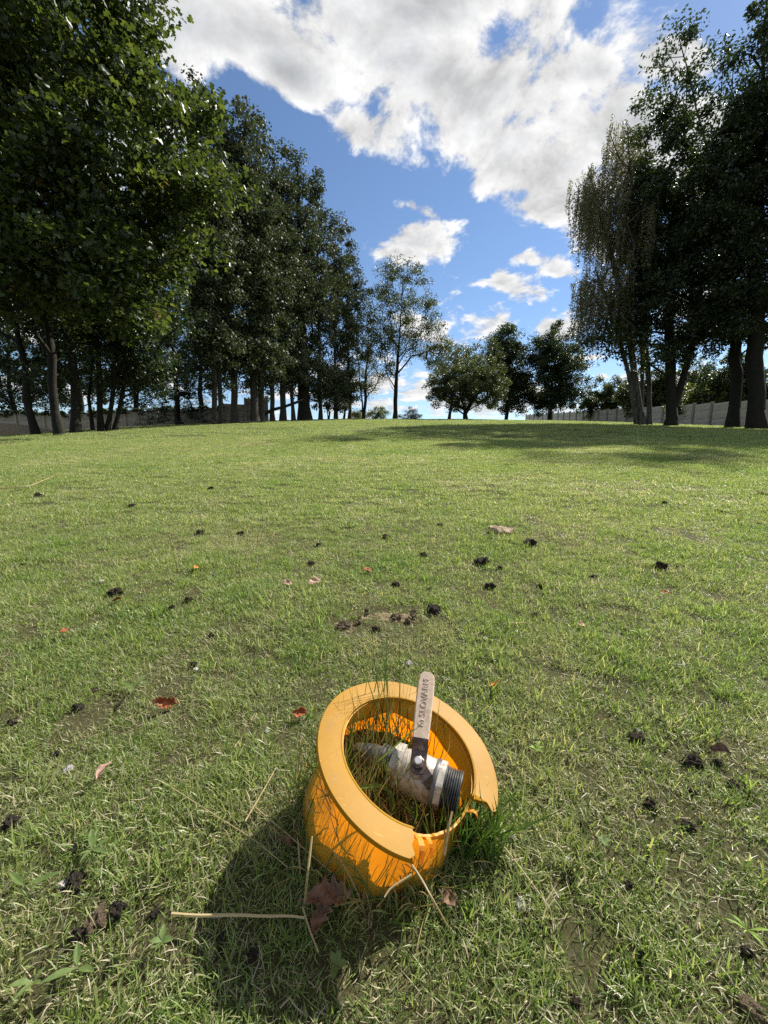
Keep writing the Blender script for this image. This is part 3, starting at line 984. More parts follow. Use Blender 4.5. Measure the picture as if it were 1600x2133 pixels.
# the big oak hanging in from the side
b = gpt(125, 13.2)
def oak_tint(P, t, rng):
    rust = (np.abs(np.sin(P[:, 0] * 2.3 + 0.7) * np.sin(P[:, 1] * 1.7) * np.sin(P[:, 2] * 2.9 + 1.0)) > 0.90) & (rng.rand(len(P)) < 0.55) & (P[:, 2] < 7.5)
    return np.where(rust, 0.97 + 0.03 * rng.rand(len(P)), t)
tree('oak_tree', 'large near oak with glossy lobed green leaves filling the upper corner over the lawn', [stem(b, (-10.4, 13.0, 9.5), R_, 5, 0.2)],
     [(-10.2, 12.2, 9.6, 5.6, 4.6, 5.0), (-7.6, 11.6, 8.0, 3.3, 3.0, 3.2), (-7.3, 11.6, 6.0, 2.6, 3.0, 1.9), (-9.6, 10.9, 5.8, 4.2, 2.8, 2.0), (-8.2, 12.0, 11.6, 2.8, 2.8, 2.6), (-11.5, 10.5, 11.8, 3.4, 3.0, 3.4), (-6.2, 11.6, 8.4, 2.2, 2.2, 2.0), (-6.0, 11.4, 6.6, 1.7, 2.0, 1.2), (-8.4, 10.6, 4.9, 3.0, 2.2, 1.0)],
     860, 86000, 0.158, M['oak_leaf'], M['bark'], 0.12, 21, crad=0.60, surf=0.42, gap=0.5, aspect=0.62, tint_fn=oak_tint, flat=0.7, lobed=True)

# thin dark trees in front of the shaded fence
thin = [(76, 14.6, 8.2, 0.15, -0.35, 'slim leaning tree nearest the photo edge in front of the shaded fence'),
        (158, 15.2, 9.5, 0.19, 0.0, 'stout dark trunk beside the big oak, in front of the shaded fence'),
        (194, 17.5, 9.0, 0.09, 0.1, 'straight thin trunk left of the splayed trio before the shaded fence'),
        (211, 16.6, 9.5, 0.14, 0.05, 'upright dark trunk of the splayed trio before the shaded fence'),
        (222, 16.8, 9.0, 0.11, 0.55, 'middle leaning trunk of the splayed trio before the shaded fence'),
        (238, 17.0, 8.5, 0.11, 0.7, 'outermost leaning trunk of the splayed trio before the shaded fence')]
for i, (px, D, h, r, lean, lab) in enumerate(thin):
    b = gpt(px, D)
    top = b + np.array([lean * 2.2, 0.3, h * 0.8])
    tree('young_tree', lab, [stem(b, top, R_, 5, 0.12)],
         [(top[0], top[1] + 0.4, b[2] + h * 0.66, 2.2, 1.9, h * 0.30), (top[0] - 0.4, top[1] + 0.4, b[2] + h * 0.42, 1.9, 1.6, 1.3), (top[0] * 0.6 + b[0] * 0.4 + 0.3, b[1] + 0.9, b[2] + 2.5, 1.5, 1.3, 0.8)],
         90, 8000, 0.14, M['dark_leaf'], M['bark'], r * 0.75, 40 + i, crad=0.5, gap=0.4, group='thin trees before the shaded fence')

# row of poplars
pops = [(448, 22.0, 185, 0.14), (463, 22.6, 215, 0.13), (490, 24.0, 200, 0.19), (532, 24.5, 225, 0.22), (545, 25.0, 262, 0.16),
        (568, 26.5, 255, 0.15), (590, 27.5, 305, 0.20), (612, 28.5, 322, 0.13), (636, 29.5, 335, 0.42), (668, 31.0, 385, 0.14), (700, 33.0, 432, 0.15), (728, 35.5, 480, 0.14)]
poplab = ['pale slender poplar at the near end of the poplar row', 'second slender poplar from the near end, close beside the first',
          'tall poplar third in the row, trunk bare above the raised fence end', 'thick pale poplar trunk standing before the raised fence end',
          'poplar leaning out of the same foot as the thick pale one', 'sixth poplar of the row behind the fallen branch',
          'stout grey poplar above the fallen branch', 'thin poplar just before the wide black trunk',
          'poplar with a wide black ivy-clad trunk at the foot of the row', 'leafy poplar just past the wide black trunk',
          'second last poplar of the row, leaves almost to the ground', 'last and farthest poplar at the crest end of the row']
for i, (px, D, py, r) in enumerate(pops):
    b = gpt(px, D)
    tp = aty(px + (12 if i < 6 else 0), py, D)
    h = (tp[2] - b[2]) * 1.05
    cb = 2.3 if i < 8 else (1.6 if i == 8 else 0.9)
    ctr = b[2] + (h + cb) / 2
    wob = R_.uniform(-0.3, 0.3)
    rr = 1.75 if i < 8 else 1.9
    ells = [(b[0] + wob, b[1], b[2] + h * 0.50, rr, rr, h * 0.30), (b[0], b[1], b[2] + h * 0.74, rr * 0.62, rr * 0.62, h * 0.255),
            (b[0] - wob, b[1], b[2] + cb + 1.6, rr * 0.95, rr * 0.95, 1.9), (b[0], b[1], b[2] + h * 0.88, rr * 0.30, rr * 0.30, h * 0.13)]
    lean = 0.5 if i == 4 else R_.uniform(-0.15, 0.15)
    tree('poplar_tree', poplab[i], [stem(b, (b[0] + lean, b[1] + 0.1, b[2] + h * 0.93), R_, 6, 0.1)], ells,
         230, 19500, 0.15, M['poplar_leaf'], M['poplar_bark'] if i != 8 else M['bark'], r, 60 + i, crad=0.5, gap=0.3, up=1.5,
         group='row of poplars', aspect=0.7, k=7)

# small trees at the crest end of the row
for i, (px, D, tpy, hw, r, lab) in enumerate([
        (684, 34.0, 740, 1.4, 0.07, 'thin sapling with two stems under the poplars at the crest'),
        (716, 35.0, 720, 1.5, 0.09, 'small bent sapling under the last poplars at the crest'),
        (757, 35.5, 655, 2.3, 0.14, 'small forked leafy tree between the poplars and the bare-limbed ash')]):
    b = gpt(px, D); tp = aty(px, tpy, D); h = tp[2] - b[2]
    st = [stem(b, (b[0] + 0.5, b[1], b[2] + h * 0.8), R_, 4, 0.1)]
    if i != 1: st.append(stem(b, (b[0] - 0.5, b[1], b[2] + h * 0.7), R_, 4, 0.1))
    tree('small_tree', lab, st, [(b[0] + 0.1, b[1], b[2] + h * 0.60, hw, hw, h * 0.36), (b[0] + 0.4, b[1], b[2] + h * 0.33, hw * 0.8, hw * 0.8, h * 0.14)],
         80, 7500, 0.11, M['ash_leaf'], M['bark'], r, 90 + i, crad=0.5, gap=0.45)

# the open ash on the crest
b = gpt(823, 34.0); tp = aty(835, 535, 34.0); h = tp[2] - b[2]
tree('ash_tree', 'tall open ash on the crest with a slim trunk, fine rising limbs and airy leaves',
     [[b, b + [0.05, 0, 2.2], b + [0.2, 0, 5.0], b + [0.5, 0.1, 9.0], b + [0.6, 0, h * 0.9]]],
     [(b[0] + 0.5, b[1], b[2] + h * 0.72, 3.0, 2.6, h * 0.28), (b[0] + 2.2, b[1], b[2] + h * 0.50, 2.4, 1.8, h * 0.17), (b[0] - 0.9, b[1], b[2] + h * 0.45, 1.6, 1.6, h * 0.22), (b[0] + 4.0, b[1], b[2] + h * 0.40, 1.7, 1.4, 1.5)],
     330, 21000, 0.16, M['ash_leaf'], M['bark'], 0.19, 101, crad=0.55, gap=0.3, surf=0.36, up=2.4, aspect=0.42)

# rounded small tree on the crest
b = gpt(970, 32.0)
tree('round_tree', 'low rounded tree with a short forked trunk alone on the crest',
     [[b, b + [-0.05, 0, 0.8], b + [-0.4, 0, 1.6]], [b + [0, 0, 0.6], b + [0.5, 0.1, 1.6]]],
     [(b[0] + 0.0, b[1], b[2] + 2.35, 3.1, 2.8, 1.75), (b[0] + 0.5, b[1], b[2] + 3.4, 2.2, 2.0, 1.8), (b[0] + 1.7, b[1], b[2] + 2.2, 1.7, 1.7, 1.35), (b[0] - 1.9, b[1], b[2] + 2.4, 1.5, 1.7, 1.2)],
     260, 42000, 0.13, M['ash_leaf'], M['bark'], 0.16, 111, crad=0.45, gap=0.2)
b = gpt(935, 41.0); tp = aty(1000, 690, 41.0); h = tp[2] - b[2]
tree('sparse_tree', 'loose airy tree showing behind and above the rounded tree',
     [stem(b, (b[0] + 0.6, b[1], b[2] + h * 0.8), R_, 4, 0.2)],
     [(b[0] + 0.4, b[1], b[2] + h * 0.62, 2.9, 2.4, h * 0.28), (b[0] + 3.4, b[1], b[2] + h * 0.70, 1.9, 2.0, h * 0.28)],
     150, 14000, 0.17, M['ash_leaf'], M['bark'], 0.15, 112, crad=0.6, gap=0.4)
for i, (px, D, tpy, hw, lab, nl) in enumerate([(1052, 44.0, 668, 2.5, 'dark tree with a pointed top between the rounded tree and the broad dark one', 24000),
                                           (1146, 42.0, 672, 3.3, 'broad dark domed tree at the far end of the pale fence', 32000)]):
    b = gpt(px, D, 0.4); tp = aty(px, tpy, D); h = tp[2] - b[2]
    tree('maple_tree', lab, [stem(b, (b[0] + 0.1, b[1], b[2] + h * 0.85), R_, 5, 0.15)],
         [(b[0], b[1], b[2] + h * 0.55, hw, hw, h * 0.36), (b[0] - 0.3, b[1], b[2] + h * 0.78, hw * 0.7, hw * 0.7, h * 0.22), (b[0] + 0.4, b[1], b[2] + h * 0.32, hw * 0.9, hw * 0.9, h * 0.2)],
         280, int(nl * 1.6), 0.19, M['dark_leaf'], M['bark'], 0.2, 120 + i, crad=0.6, gap=0.42)

# bushes showing over the crest
for i, (px, D, tpy, hw, lab) in enumerate([(785, 42.0, 848, 1.35, 'low yellowish bush peeping over the crest beside the ash trunk'), (745, 46.0, 852, 0.9, 'small dull bush half hidden beyond the crest under the poplars')]):
    b = gpt(px, D, 0.2); tp = aty(px, tpy, D)
    h = tp[2] - b[2]
    tree('bush', lab, [stem(b, (b[0], b[1], b[2] + h * 0.7), R_, 3, 0.1)], [(b[0], b[1], b[2] + h * 0.55, hw, hw, h * 0.45)], 60, 5000, 0.11, M['bush_leaf'], M['bark'], 0.06, 130 + i, crad=0.35, gap=0.2, cat='bush')
def cone_fn(c, rng): return c
b = gpt(856, 46.0, 0.2); tp = aty(856, 846, 46.0); h = tp[2] - b[2]
tree('conifer', 'small round-topped conifer far beyond the crest', [stem(b, (b[0], b[1], b[2] + h * 0.9), R_, 3, 0.05)],
     [(b[0], b[1], b[2] + h * 0.40, 1.5, 1.5, h * 0.42), (b[0] - 0.1, b[1], b[2] + h * 0.72, 0.8, 0.8, h * 0.26)], 90, 9000, 0.10, M['needle'], M['bark'], 0.1, 140, crad=0.28, gap=0.1, aspect=0.3, droop=-0.2)

# birch with hanging twigs
rngb = np.random.RandomState(77)
b = gpt(1352, 23.5)
def px3(px, py, D): return aty(px, py, D)
stemsB = [[b, px3(1352, 800, 23.5), px3(1340, 620, 23.5), px3(1318, 420, 23.4), px3(1305, 250, 23.4)],
          [b + [-0.42, -0.1, 0], px3(1325, 800, 23.4), px3(1308, 690, 23.4), px3(1270, 520, 23.2), px3(1225, 345, 23.1)],
          [b + [-0.2, 0.35, 0], px3(1338, 790, 23.8), px3(1335, 620, 24.0), px3(1345, 420, 24.3), px3(1345, 310, 24.3)],
          [b + [-0.62, 0.15, 0], px3(1312, 790, 23.0), px3(1290, 700, 22.7), px3(1240, 560, 22.3)]]
def birch():
    rng = np.random.RandomState(78)
    root = empty('birch_tree', tuple(b))
    starts = []
    regions = [(1300, 300, 40, 55, 40), (1230, 380, 34, 30, 34), (1260, 440, 55, 60, 70), (1315, 450, 45, 90, 70), (1225, 590, 28, 25, 28), (1270, 600, 45, 50, 55), (1320, 620, 35, 60, 40), (1345, 400, 20, 70, 30)]
    for (cx, cy, rx, ry, n) in regions:
        for _ in range(n):
            a = rng.rand() * 6.283; r = math.sqrt(rng.rand())
            starts.append(aty(cx + rx * r * math.cos(a), cy + ry * r * math.sin(a), 23.2 + rng.randn() * 1.0))
    starts = np.array(starts)
    P0, P1, R0, R1 = grow(stemsB, starts, 0.13, rng, 1.3, 0.010)
    PV = [tubes(P0, P1, R0, R1, 6)]
    LP, LD = [], []
    tw0, tw1 = [], []
    for s in starts:
        for _ in range(rng.randint(2, 5)):
            L = rng.uniform(1.0, 3.1)
            p = s + rng.randn(3) * np.array([0.22, 0.25, 0.15]); sway = rng.randn(2) * 0.06
            q = p.copy()
            nseg = 4
            for k in range(nseg):
                nx = q + np.array([sway[0], sway[1], -1.0]) * (L / nseg) + rng.randn(3) * 0.025
                tw0.append(q); tw1.append(nx)
                m = int(L / nseg * 34)
                t = rng.rand(m, 1)
                LP.append(q + (nx - q) * t + rng.randn(m, 3) * 0.05)
                q = nx
    tw0 = np.array(tw0); tw1 = np.array(tw1)
    V2, F2 = tubes(tw0, tw1, np.full(len(tw0), 0.006), np.full(len(tw0), 0.004), 3)
    V1, F1 = PV[0]
    obj_np('trunk', np.concatenate([V1, V2]) - b, np.concatenate([F1, F2 + len(V1)]), M['birch_bark'], root, smooth=True)
    LP = np.concatenate(LP)
    V, F, T = leaves(LP, np.full(len(LP), 0.01), np.ones(len(LP), int), 0.085, rng, 1.1, 1.0, 0.6)
    obj_np('crown', V - b, F, M['birch_leaf'], root, attrs={'tint': T})
    TREE_TRIS[0] += len(F)
    tag(root, 'weeping birch with several pale stems and long hanging twigs', 'tree')
birch()

# the dark oaks on the sunny side
b = gpt(1397, 22.4)
tree('oak_tree', 'dark oak with a forked trunk beside the weeping birch',
     [[b, b + [-0.05, 0, 1.0], px3(1397, 760, 22.4), px3(1390, 560, 22.4), px3(1400, 430, 22.4)], [b + [0.05, 0, 0.9], px3(1425, 780, 22.3), px3(1450, 690, 22.2), px3(1465, 560, 22.1)]],
     [(*px3(1278, 705, 22.4), 1.7, 1.6, 1.2), (*px3(1335, 650, 22.2), 2.2, 2.0, 1.7), (*px3(1440, 690, 22.0), 2.5, 2.0, 1.5), (*px3(1420, 520, 22.4), 2.7, 2.4, 2.4),
      (*px3(1370, 600, 22.6), 2.0, 2.0, 1.8), (*px3(1405, 410, 22.4), 2.2, 2.2, 2.0), (*px3(1510, 610, 22.0), 2.0, 2.0, 2.0), (*px3(1365, 745, 22.2), 1.6, 1.5, 0.8)],
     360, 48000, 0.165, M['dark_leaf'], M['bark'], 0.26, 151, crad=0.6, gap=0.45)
b = gpt(1526, 21.4)
tree('oak_tree', 'tall dark oak with a slightly leaning trunk, its spire-like top over the birch',
     [[b, px3(1536, 780, 21.4), px3(1520, 560, 21.4), px3(1470, 300, 21.4), px3(1415, 80, 21.4)]],
     [(13.75, 21.39, 16.60, 1.60, 1.80, 3.60), (15.30, 21.39, 13.20, 3.10, 2.99, 3.60), (17.02, 21.39, 10.49, 4.14, 3.22, 2.99), (17.94, 21.39, 7.27, 3.22, 2.88, 1.84), (13.35, 21.39, 20.00, 0.60, 0.70, 1.40)],
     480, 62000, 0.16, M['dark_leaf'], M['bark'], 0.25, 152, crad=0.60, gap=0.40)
b = gpt(1578, 20.2)
tree('oak_tree', 'massive oak trunk with a flared foot at the photo edge, before the pale fence',
     [[b, px3(1574, 780, 20.2), px3(1575, 500, 20.2), px3(1590, 150, 20.2), px3(1600, -60, 20.2)]],
     [(18.60, 20.01, 16.90, 3.40, 3.40, 4.30), (19.55, 20.01, 13.71, 4.83, 3.68, 4.14), (19.09, 20.01, 8.65, 4.14, 3.45, 2.76), (16.40, 19.80, 15.60, 2.10, 2.30, 3.20)],
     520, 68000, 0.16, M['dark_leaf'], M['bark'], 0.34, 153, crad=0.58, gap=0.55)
b = gpt(1745, 18.2)
tree('oak_tree', 'dark oak mostly outside the frame past the massive trunk',
     [stem(b, (b[0] + 0.3, b[1], b[2] + 13), R_, 5, 0.2)],
     [(b[0], b[1], 13.00, 4.30, 3.40, 4.80), (b[0], b[1], 8.65, 3.68, 3.45, 2.76)], 260, 30000, 0.15, M['dark_leaf'], M['bark'], 0.4, 154, crad=0.7, gap=0.35)

# shrubs and trees behind the pale fence
for i, (px, D, tpy, hw, hd, lab, mt, nl) in enumerate([
        (1262, 44.0, 782, 2.9, 2.0, 'grey-green shrub rising over the far part of the pale fence', 'ash_leaf', 15000),
        (1345, 37.0, 760, 2.6, 1.6, 'dull shrub behind the pale fence and the birch stems', 'ash_leaf', 12000),
        (1475, 31.5, 797, 3.4, 1.8, 'bright sunlit shrub over the pale fence between the forked and leaning oaks', 'bush_leaf', 15000),
        (1420, 36.5, 735, 3.0, 2.0, 'mid green tree behind the sunlit shrub and pale fence', 'ash_leaf', 12000),
        (1540, 31.0, 730, 3.6, 2.0, 'dark tree behind the pale fence between the two biggest trunks', 'dark_leaf', 15000),
        (1640, 30.0, 760, 3.4, 2.0, 'dark shrub behind the pale fence at the photo edge', 'dark_leaf', 10000)]):
    b = gpt(px, D, 0.1); tp = aty(px, tpy, D); h = max(2.0, tp[2] - b[2])
    tree('tall_shrub', lab, [stem(b, (b[0], b[1], b[2] + h * 0.75), R_, 4, 0.2)],
         [(b[0], b[1], b[2] + h * 0.6, hw, 1.6, h * 0.38), (b[0] + hw * 0.4, b[1], b[2] + h * 0.45, hw * 0.7, 1.5, h * 0.3), (b[0] - hw * 0.45, b[1], b[2] + h * 0.42, hw * 0.6, 1.4, h * 0.3)],
         170, int(nl * 1.35), 0.19, M[mt], M['bark'], 0.12, 160 + i, crad=0.5, gap=0.1, cat='shrub')

# trees behind the shaded fence
for i, (px, D, tpy, hw, lab, mt, nl) in enumerate([
        (40, 33.0, 560, 3.6, 'green tree behind the shaded fence at the photo edge, under the oak', 'dark_leaf', 20000),
        (170, 34.0, 540, 4.0, 'dark tree behind the shaded fence beyond the stout trunk', 'dark_leaf', 22000),
        (290, 33.0, 560, 3.4, 'dark tree behind the shaded fence between the trunks and the spruce', 'dark_leaf', 20000),
        (425, 34.0, 420, 3.4, 'tall dark tree behind the near end of the poplar row', 'dark_leaf', 26000),
        (545, 38.0, 420, 3.2, 'tree behind the middle of the poplar row', 'dark_leaf', 20000)]):
    b = gpt(px, D, 0.1); tp = aty(px, tpy, D); h = tp[2] - b[2]
    tree('background_tree', lab, [stem(b, (b[0], b[1], b[2] + h * 0.8), R_, 5, 0.2)],
         [(b[0], b[1], b[2] + h * 0.62, hw, 2.6, h * 0.34), (b[0] + 0.6, b[1], b[2] + h * 0.34, hw * 0.95, 2.3, h * 0.16), (b[0] - 0.5, b[1] - 1.0, b[2] + 3.1, hw * 1.05, 1.8, 1.5)],
         200, int(nl * 0.8), 0.21, M[mt], M['bark'], 0.18, 180 + i, crad=0.6, gap=0.42)
b = gpt(372, 26.0)
def spruce():
    rng = np.random.RandomState(190)
    h = 7.0
    root = empty('spruce_tree', tuple(b))
    cl = []
    for k in range(30):
        z = 0.5 + (h - 0.6) * k / 30
        rr = 2.3 * (1 - z / h) + 0.15
        for j in range(9):
            a = rng.rand() * 6.283
            for q in (0.45, 0.75, 1.0):
                cl.append(b + [rr * q * math.cos(a), rr * q * math.sin(a), z - 0.35 * q * rr * 0.6])
    cl = np.array(cl)
    P0, P1, R0, R1 = grow([stem(b, b + [0, 0, h], R_, 5, 0.03)], cl, 0.16, rng, 0.0, 0.006)
    V, F = tubes(P0, P1, R0, R1, 5); obj_np('trunk', V - b, F, M['bark'], root, smooth=True)
    V, F, T = leaves(cl, np.full(len(cl), 0.26), np.full(len(cl), 24), 0.13, rng, 0.4, 0.5, 0.22)
    obj_np('crown', V - b, F, M['needle'], root, attrs={'tint': T})
    tag(root, 'dark spruce with drooping boughs before the shaded fence', 'tree')
spruce()

# ivy along the top of the shaded fence
def ivy():
    rng = np.random.RandomState(200)
    c = []
    for i in range(len(ptsL) - 3):
        x0, y0, z0 = ptsL[i]; x1, y1, z1 = ptsL[i + 1]
        for k in range(16):
            t = rng.rand()
            c.append((x0 + (x1 - x0) * t, y0 + (y1 - y0) * t - 0.05 + rng.randn() * 0.05, min(z0, z1) + 0.05 + rng.randn() * 0.07 - 0.2 * (rng.rand() < 0.25)))
    c = np.array(c)
    V, F, T = leaves(c, np.full(len(c), 0.2), np.full(len(c), 60), 0.09, rng, 0.4, 0.55, 0.8)
    o = obj_np('ivy', V, F, M['oak_leaf'], attrs={'tint': T * 0.6})
    tag(o, 'ivy trailing along the top of the shaded concrete fence', 'ivy', kind='stuff')
ivy()

# earth bank and fallen branches
def bank():
    rng = np.random.RandomState(5)
    n = 40
    c = gpt(20, 17.5)
    us = np.linspace(-1, 1, n); X, Y = np.meshgrid(us * 4.2, us * 2.0)
    r = np.hypot(X / 4.2, Y / 2.0)
    Z = 0.75 * np.clip(1 - r ** 2, 0, 1) ** 1.3 + (fnoise(X, Y, 1.6) - 0.5) * 0.25 * np.clip(1 - r, 0, 1) - 0.12
    X = X + c[0] - 1.5; Y = Y + c[1]
    V = np.stack([X.ravel(), Y.ravel(), (gz(X, Y) + Z).ravel()], 1)
    i = np.arange(n - 1)[:, None] * n + np.arange(n - 1)[None]
    F = np.stack([i, i + 1, i + n + 1, i + n], -1).reshape(-1, 4)
    o = obj_np('earth_bank', V, F, M['soil'], smooth=True)
    tag(o, 'low bank of bare earth in the shade before the fence', 'bank', kind='structure')
bank()

def polytube(name, pts, r0, r1, mat, parent=None, k=6):
    pts = np.asarray(pts, float)
    n = len(pts)
    rr = np.linspace(r0, r1, n)
    V = []; F = []
    for i in range(n):
        d = pts[min(i + 1, n - 1)] - pts[max(i - 1, 0)]; d /= np.linalg.norm(d)
        ref = np.array([0, 0, 1.0]) if abs(d[2]) < 0.9 else np.array([1.0, 0, 0])
        a = np.cross(d, ref); a /= np.linalg.norm(a); bb = np.cross(d, a)
        for j in range(k):
            t = 2 * math.pi * j / k
            V.append(pts[i] + (a * math.cos(t) + bb * math.sin(t)) * rr[i])
    for i in range(n - 1):
        for j in range(k):
            F.append((i * k + j, i * k + (j + 1) % k, (i + 1) * k + (j + 1) % k, (i + 1) * k + j))
    F.append(tuple(range(k))[::-1]); F.append(tuple((n - 1) * k + j for j in range(k)))
    return obj(name, V, F, mat, parent, smooth=True)

a0 = aty(545, 866, 25.5); a1 = aty(590, 848, 26.2); a2 = aty(632, 833, 27.2)
tag(polytube('fallen_branch', [a0, a0 * 0.5 + a1 * 0.5 + [0, 0, 0.1], a1, a2], 0.13, 0.09, M['bark']), 'thick fallen branch slanting up to the wide black poplar trunk', 'branch')
a0 = aty(425, 868, 21.0); a1 = aty(450, 885, 21.0)
tag(polytube('fallen_branch', [gpt(452, 20.8, -0.05), aty(440, 876, 21.0), aty(424, 866, 21.2)], 0.035, 0.015, M['bark']), 'thin dead branch sticking up at the foot of the near poplars', 'branch')
tag(polytube('fallen_branch', [gpt(500, 22.5, -0.06), gpt(525, 23.0, -0.10), gpt(552, 23.5, -0.06)], 0.06, 0.04, M['bark']), 'dead branch lying along the lawn edge under the poplars', 'branch')

# ------------------------------------------------------------------ yellow collar
def cpt(phi, r, h):
    return CC + (E1 * math.cos(phi) + E2 * math.sin(phi)) * r + CN * h

def plane_phi(px, py):
    d = ray(px, py); t = ((CC - Ov) @ CN) / (d @ CN); q = Ov + d * t - CC
    return math.atan2(q @ E2, q @ E1), math.hypot(q @ E1, q @ E2)

PHI_A, _ = plane_phi(862, 1752)       # torn end of the rim beside the camera
PHI_B, _ = plane_phi(1034, 1690)      # torn end on the sunny side
NPH = 144
def collar():
    root = empty('valve_collar', tuple(BASE))
    rng = random.Random(9)
    lo, hi = PHI_B, PHI_A + 2 * math.pi   # the rim that is left runs from B round to A
    while hi - lo > 2 * math.pi: hi -= 2 * math.pi
    while hi < lo: hi += 2 * math.pi
    prof = [(0.0994, -0.0075), (0.0990, -0.0016), (0.0996, 0.0002), (0.1012, 0.0006), (0.1026, 0.0000), (0.1120, 0.0), (0.1200, 0.0), (0.1300, 0.0), (0.1347, -0.0001),
            (0.1355, -0.0012), (0.1356, -0.0062), (0.1350, -0.0068), (0.1338, -0.0068), (0.1328, -0.0046), (0.1200, -0.0042), (0.1040, -0.0056)]
    V = []; F = []
    m = len(prof)
    for i in range(NPH + 1):
        t = i / NPH
        for (r, h) in prof:
            jag = 0.0
            if i == NPH: jag = rng.uniform(-0.045, 0.03)
            if i == 0: jag = rng.uniform(-0.035, 0.05)
            phi = lo + (hi - lo) * t + jag
            wav = 0.0014 * math.sin(2 * phi + 0.6) + 0.0007 * math.sin(5 * phi)
            rw = 1 + 0.010 * math.sin(phi * 2 + 1.0) + 0.004 * math.sin(3 * phi)
            V.append(cpt(phi, r * rw, h + wav) - BASE)
    for i in range(NPH):
        for j in range(m):
            F.append((i * m + j, i * m + (j + 1) % m, (i + 1) * m + (j + 1) % m, (i + 1) * m + j))
    F.append(tuple(range(m))); F.append(tuple(NPH * m + j for j in range(m))[::-1])
    obj('rim', V, F, M['plastic_rim'], root, smooth=True, sharp=18)
    # fluted tube, open at the tear
    V = []; F = []
    nh = 16; n = 192
    def cut(phi):
        """how far the wall is torn down at this angle"""
        p = phi
        while p < hi - 2 * math.pi: p += 2 * math.pi
        while p > hi: p -= 2 * math.pi
        if p >= lo: return 0.0
        u = (p - (hi - 2 * math.pi)) / (lo - (hi - 2 * math.pi))
        return 0.003 + 0.012 * math.sin(math.pi * min(1, max(0, u))) ** 0.6 * (0.8 + 0.25 * math.sin(u * 9 + 1) + 0.16 * (vnoise(u * 40.0, 3.0) - 0.5))
    for side in (0, 1):
        for i in range(n):
            phi = 2 * math.pi * i / n
            top = -0.0052 - cut(phi)
            for j in range((nh + 1) if side == 0 else 2):
                t = j / nh
                h = top + (-0.150 - top) * t
                if side and j: h = top - 0.0012
                s = (-h) / 0.150
                fl = 0.0013 * (1 + math.cos(9 * phi + 0.5)) * smoothstep(0.05, 0.25, s)
                r = 0.1010 + 0.020 * smoothstep(0.04, 0.85, s) - float(fl) * 1.5
                if side: r -= 0.0032
                V.append(cpt(phi, r, h) - BASE)
    M1 = n * (nh + 1)
    for i in range(n):
        k = (i + 1) % n
        for j in range(nh):
            a, b2, c, d = i * (nh + 1) + j, k * (nh + 1) + j, k * (nh + 1) + j + 1, i * (nh + 1) + j + 1
            F.append((a, d, c, b2))
        a, b2, e, g2 = i * (nh + 1), k * (nh + 1), M1 + i * 2, M1 + k * 2
        F.append((a, b2, g2, e)); F.append((e, g2, g2 + 1, e + 1))
    obj('tube', V, F, M['plastic'], root, smooth=True)
    # curled strips of torn plastic at the break
    for q, (ph, sx) in enumerate([(PHI_A + 0.10, 1.0), (PHI_A + 0.22, 0.7), (PHI_B - 0.12, 0.8)]):
        Vs = []; Fs = []
        for i in range(7):
            t = i / 6
            for e in (0, 1):
                for th in (0, 0.002):
                    Vs.append(cpt(ph + (0.045 * sx if e else -0.045 * sx) * (1 - 0.7 * t) + 0.05 * t, 0.101 + 0.022 * t * sx + th, -0.014 - 0.012 * t * t + 0.008 * math.sin(t * 3) * sx) - BASE)
        for i in range(6):
            a = i * 4
            Fs += [(a, a + 2, a + 6, a + 4), (a + 1, a + 5, a + 7, a + 3), (a, a + 4, a + 5, a + 1), (a + 2, a + 3, a + 7, a + 6)]
        Fs += [(0, 1, 3, 2), (24, 26, 27, 25)]
        obj('torn_strip', Vs, Fs, M['plastic'], root, smooth=False)
    tag(root, 'tilted yellow plastic collar with a wide cracked rim standing in the grass', 'plastic collar')
    # soil inside
    Vs = [CC - CN * 0.098 - BASE * 0]; Fs = []
    rings = 8
    for j in range(1, rings + 1):
        for i in range(48):
            phi = 2 * math.pi * i / 48; r = 0.112 * j / rings
            Vs.append(cpt(phi, r, -0.094 + 0.004 * math.sin(phi * 3 + 1) * j / rings + rng.uniform(-.003, .003)))
    for i in range(48): Fs.append((0, 1 + i, 1 + (i + 1) % 48))
    for j in range(rings - 1):
        for i in range(48):
            a = 1 + j * 48 + i; b2 = 1 + j * 48 + (i + 1) % 48
            Fs.append((a, a + 48, b2 + 48, b2))
    o = obj('soil', Vs, Fs, M['dark_earth'], None, smooth=True)
    tag(o, 'dark earth inside the yellow collar under the valve', 'soil', kind='structure')
collar()

# ------------------------------------------------------------------ ball valve
def frame_pts(o, ax, uu, vv, prof, k=40, flats=None):
    """lathe: prof [(along, radius, nsides or 0)]"""
    V = []; F = []
    for (s, r) in prof:
        for j in range(k):
            t = 2 * math.pi * j / k
            rr = r
            if flats:
                w = math.pi / flats
                tt = (t + w) % (2 * w) - w
                rr = r * math.cos(w) / math.cos(tt)
                rr = min(rr, r * 0.985)
            V.append(o + ax * s + (uu * math.cos(t) + vv * math.sin(t)) * rr)
    n = len(prof)
    for i in range(n - 1):
        for j in range(k):
            F.append((i * k + j, i * k + (j + 1) % k, (i + 1) * k + (j + 1) % k, (i + 1) * k + j))
    return V, F

def capped(V, F, k, n, a=True, b=True):
    if a: F.append(tuple(range(k))[::-1])
    if b: F.append(tuple((n - 1) * k + j for j in range(k)))
    return V, F

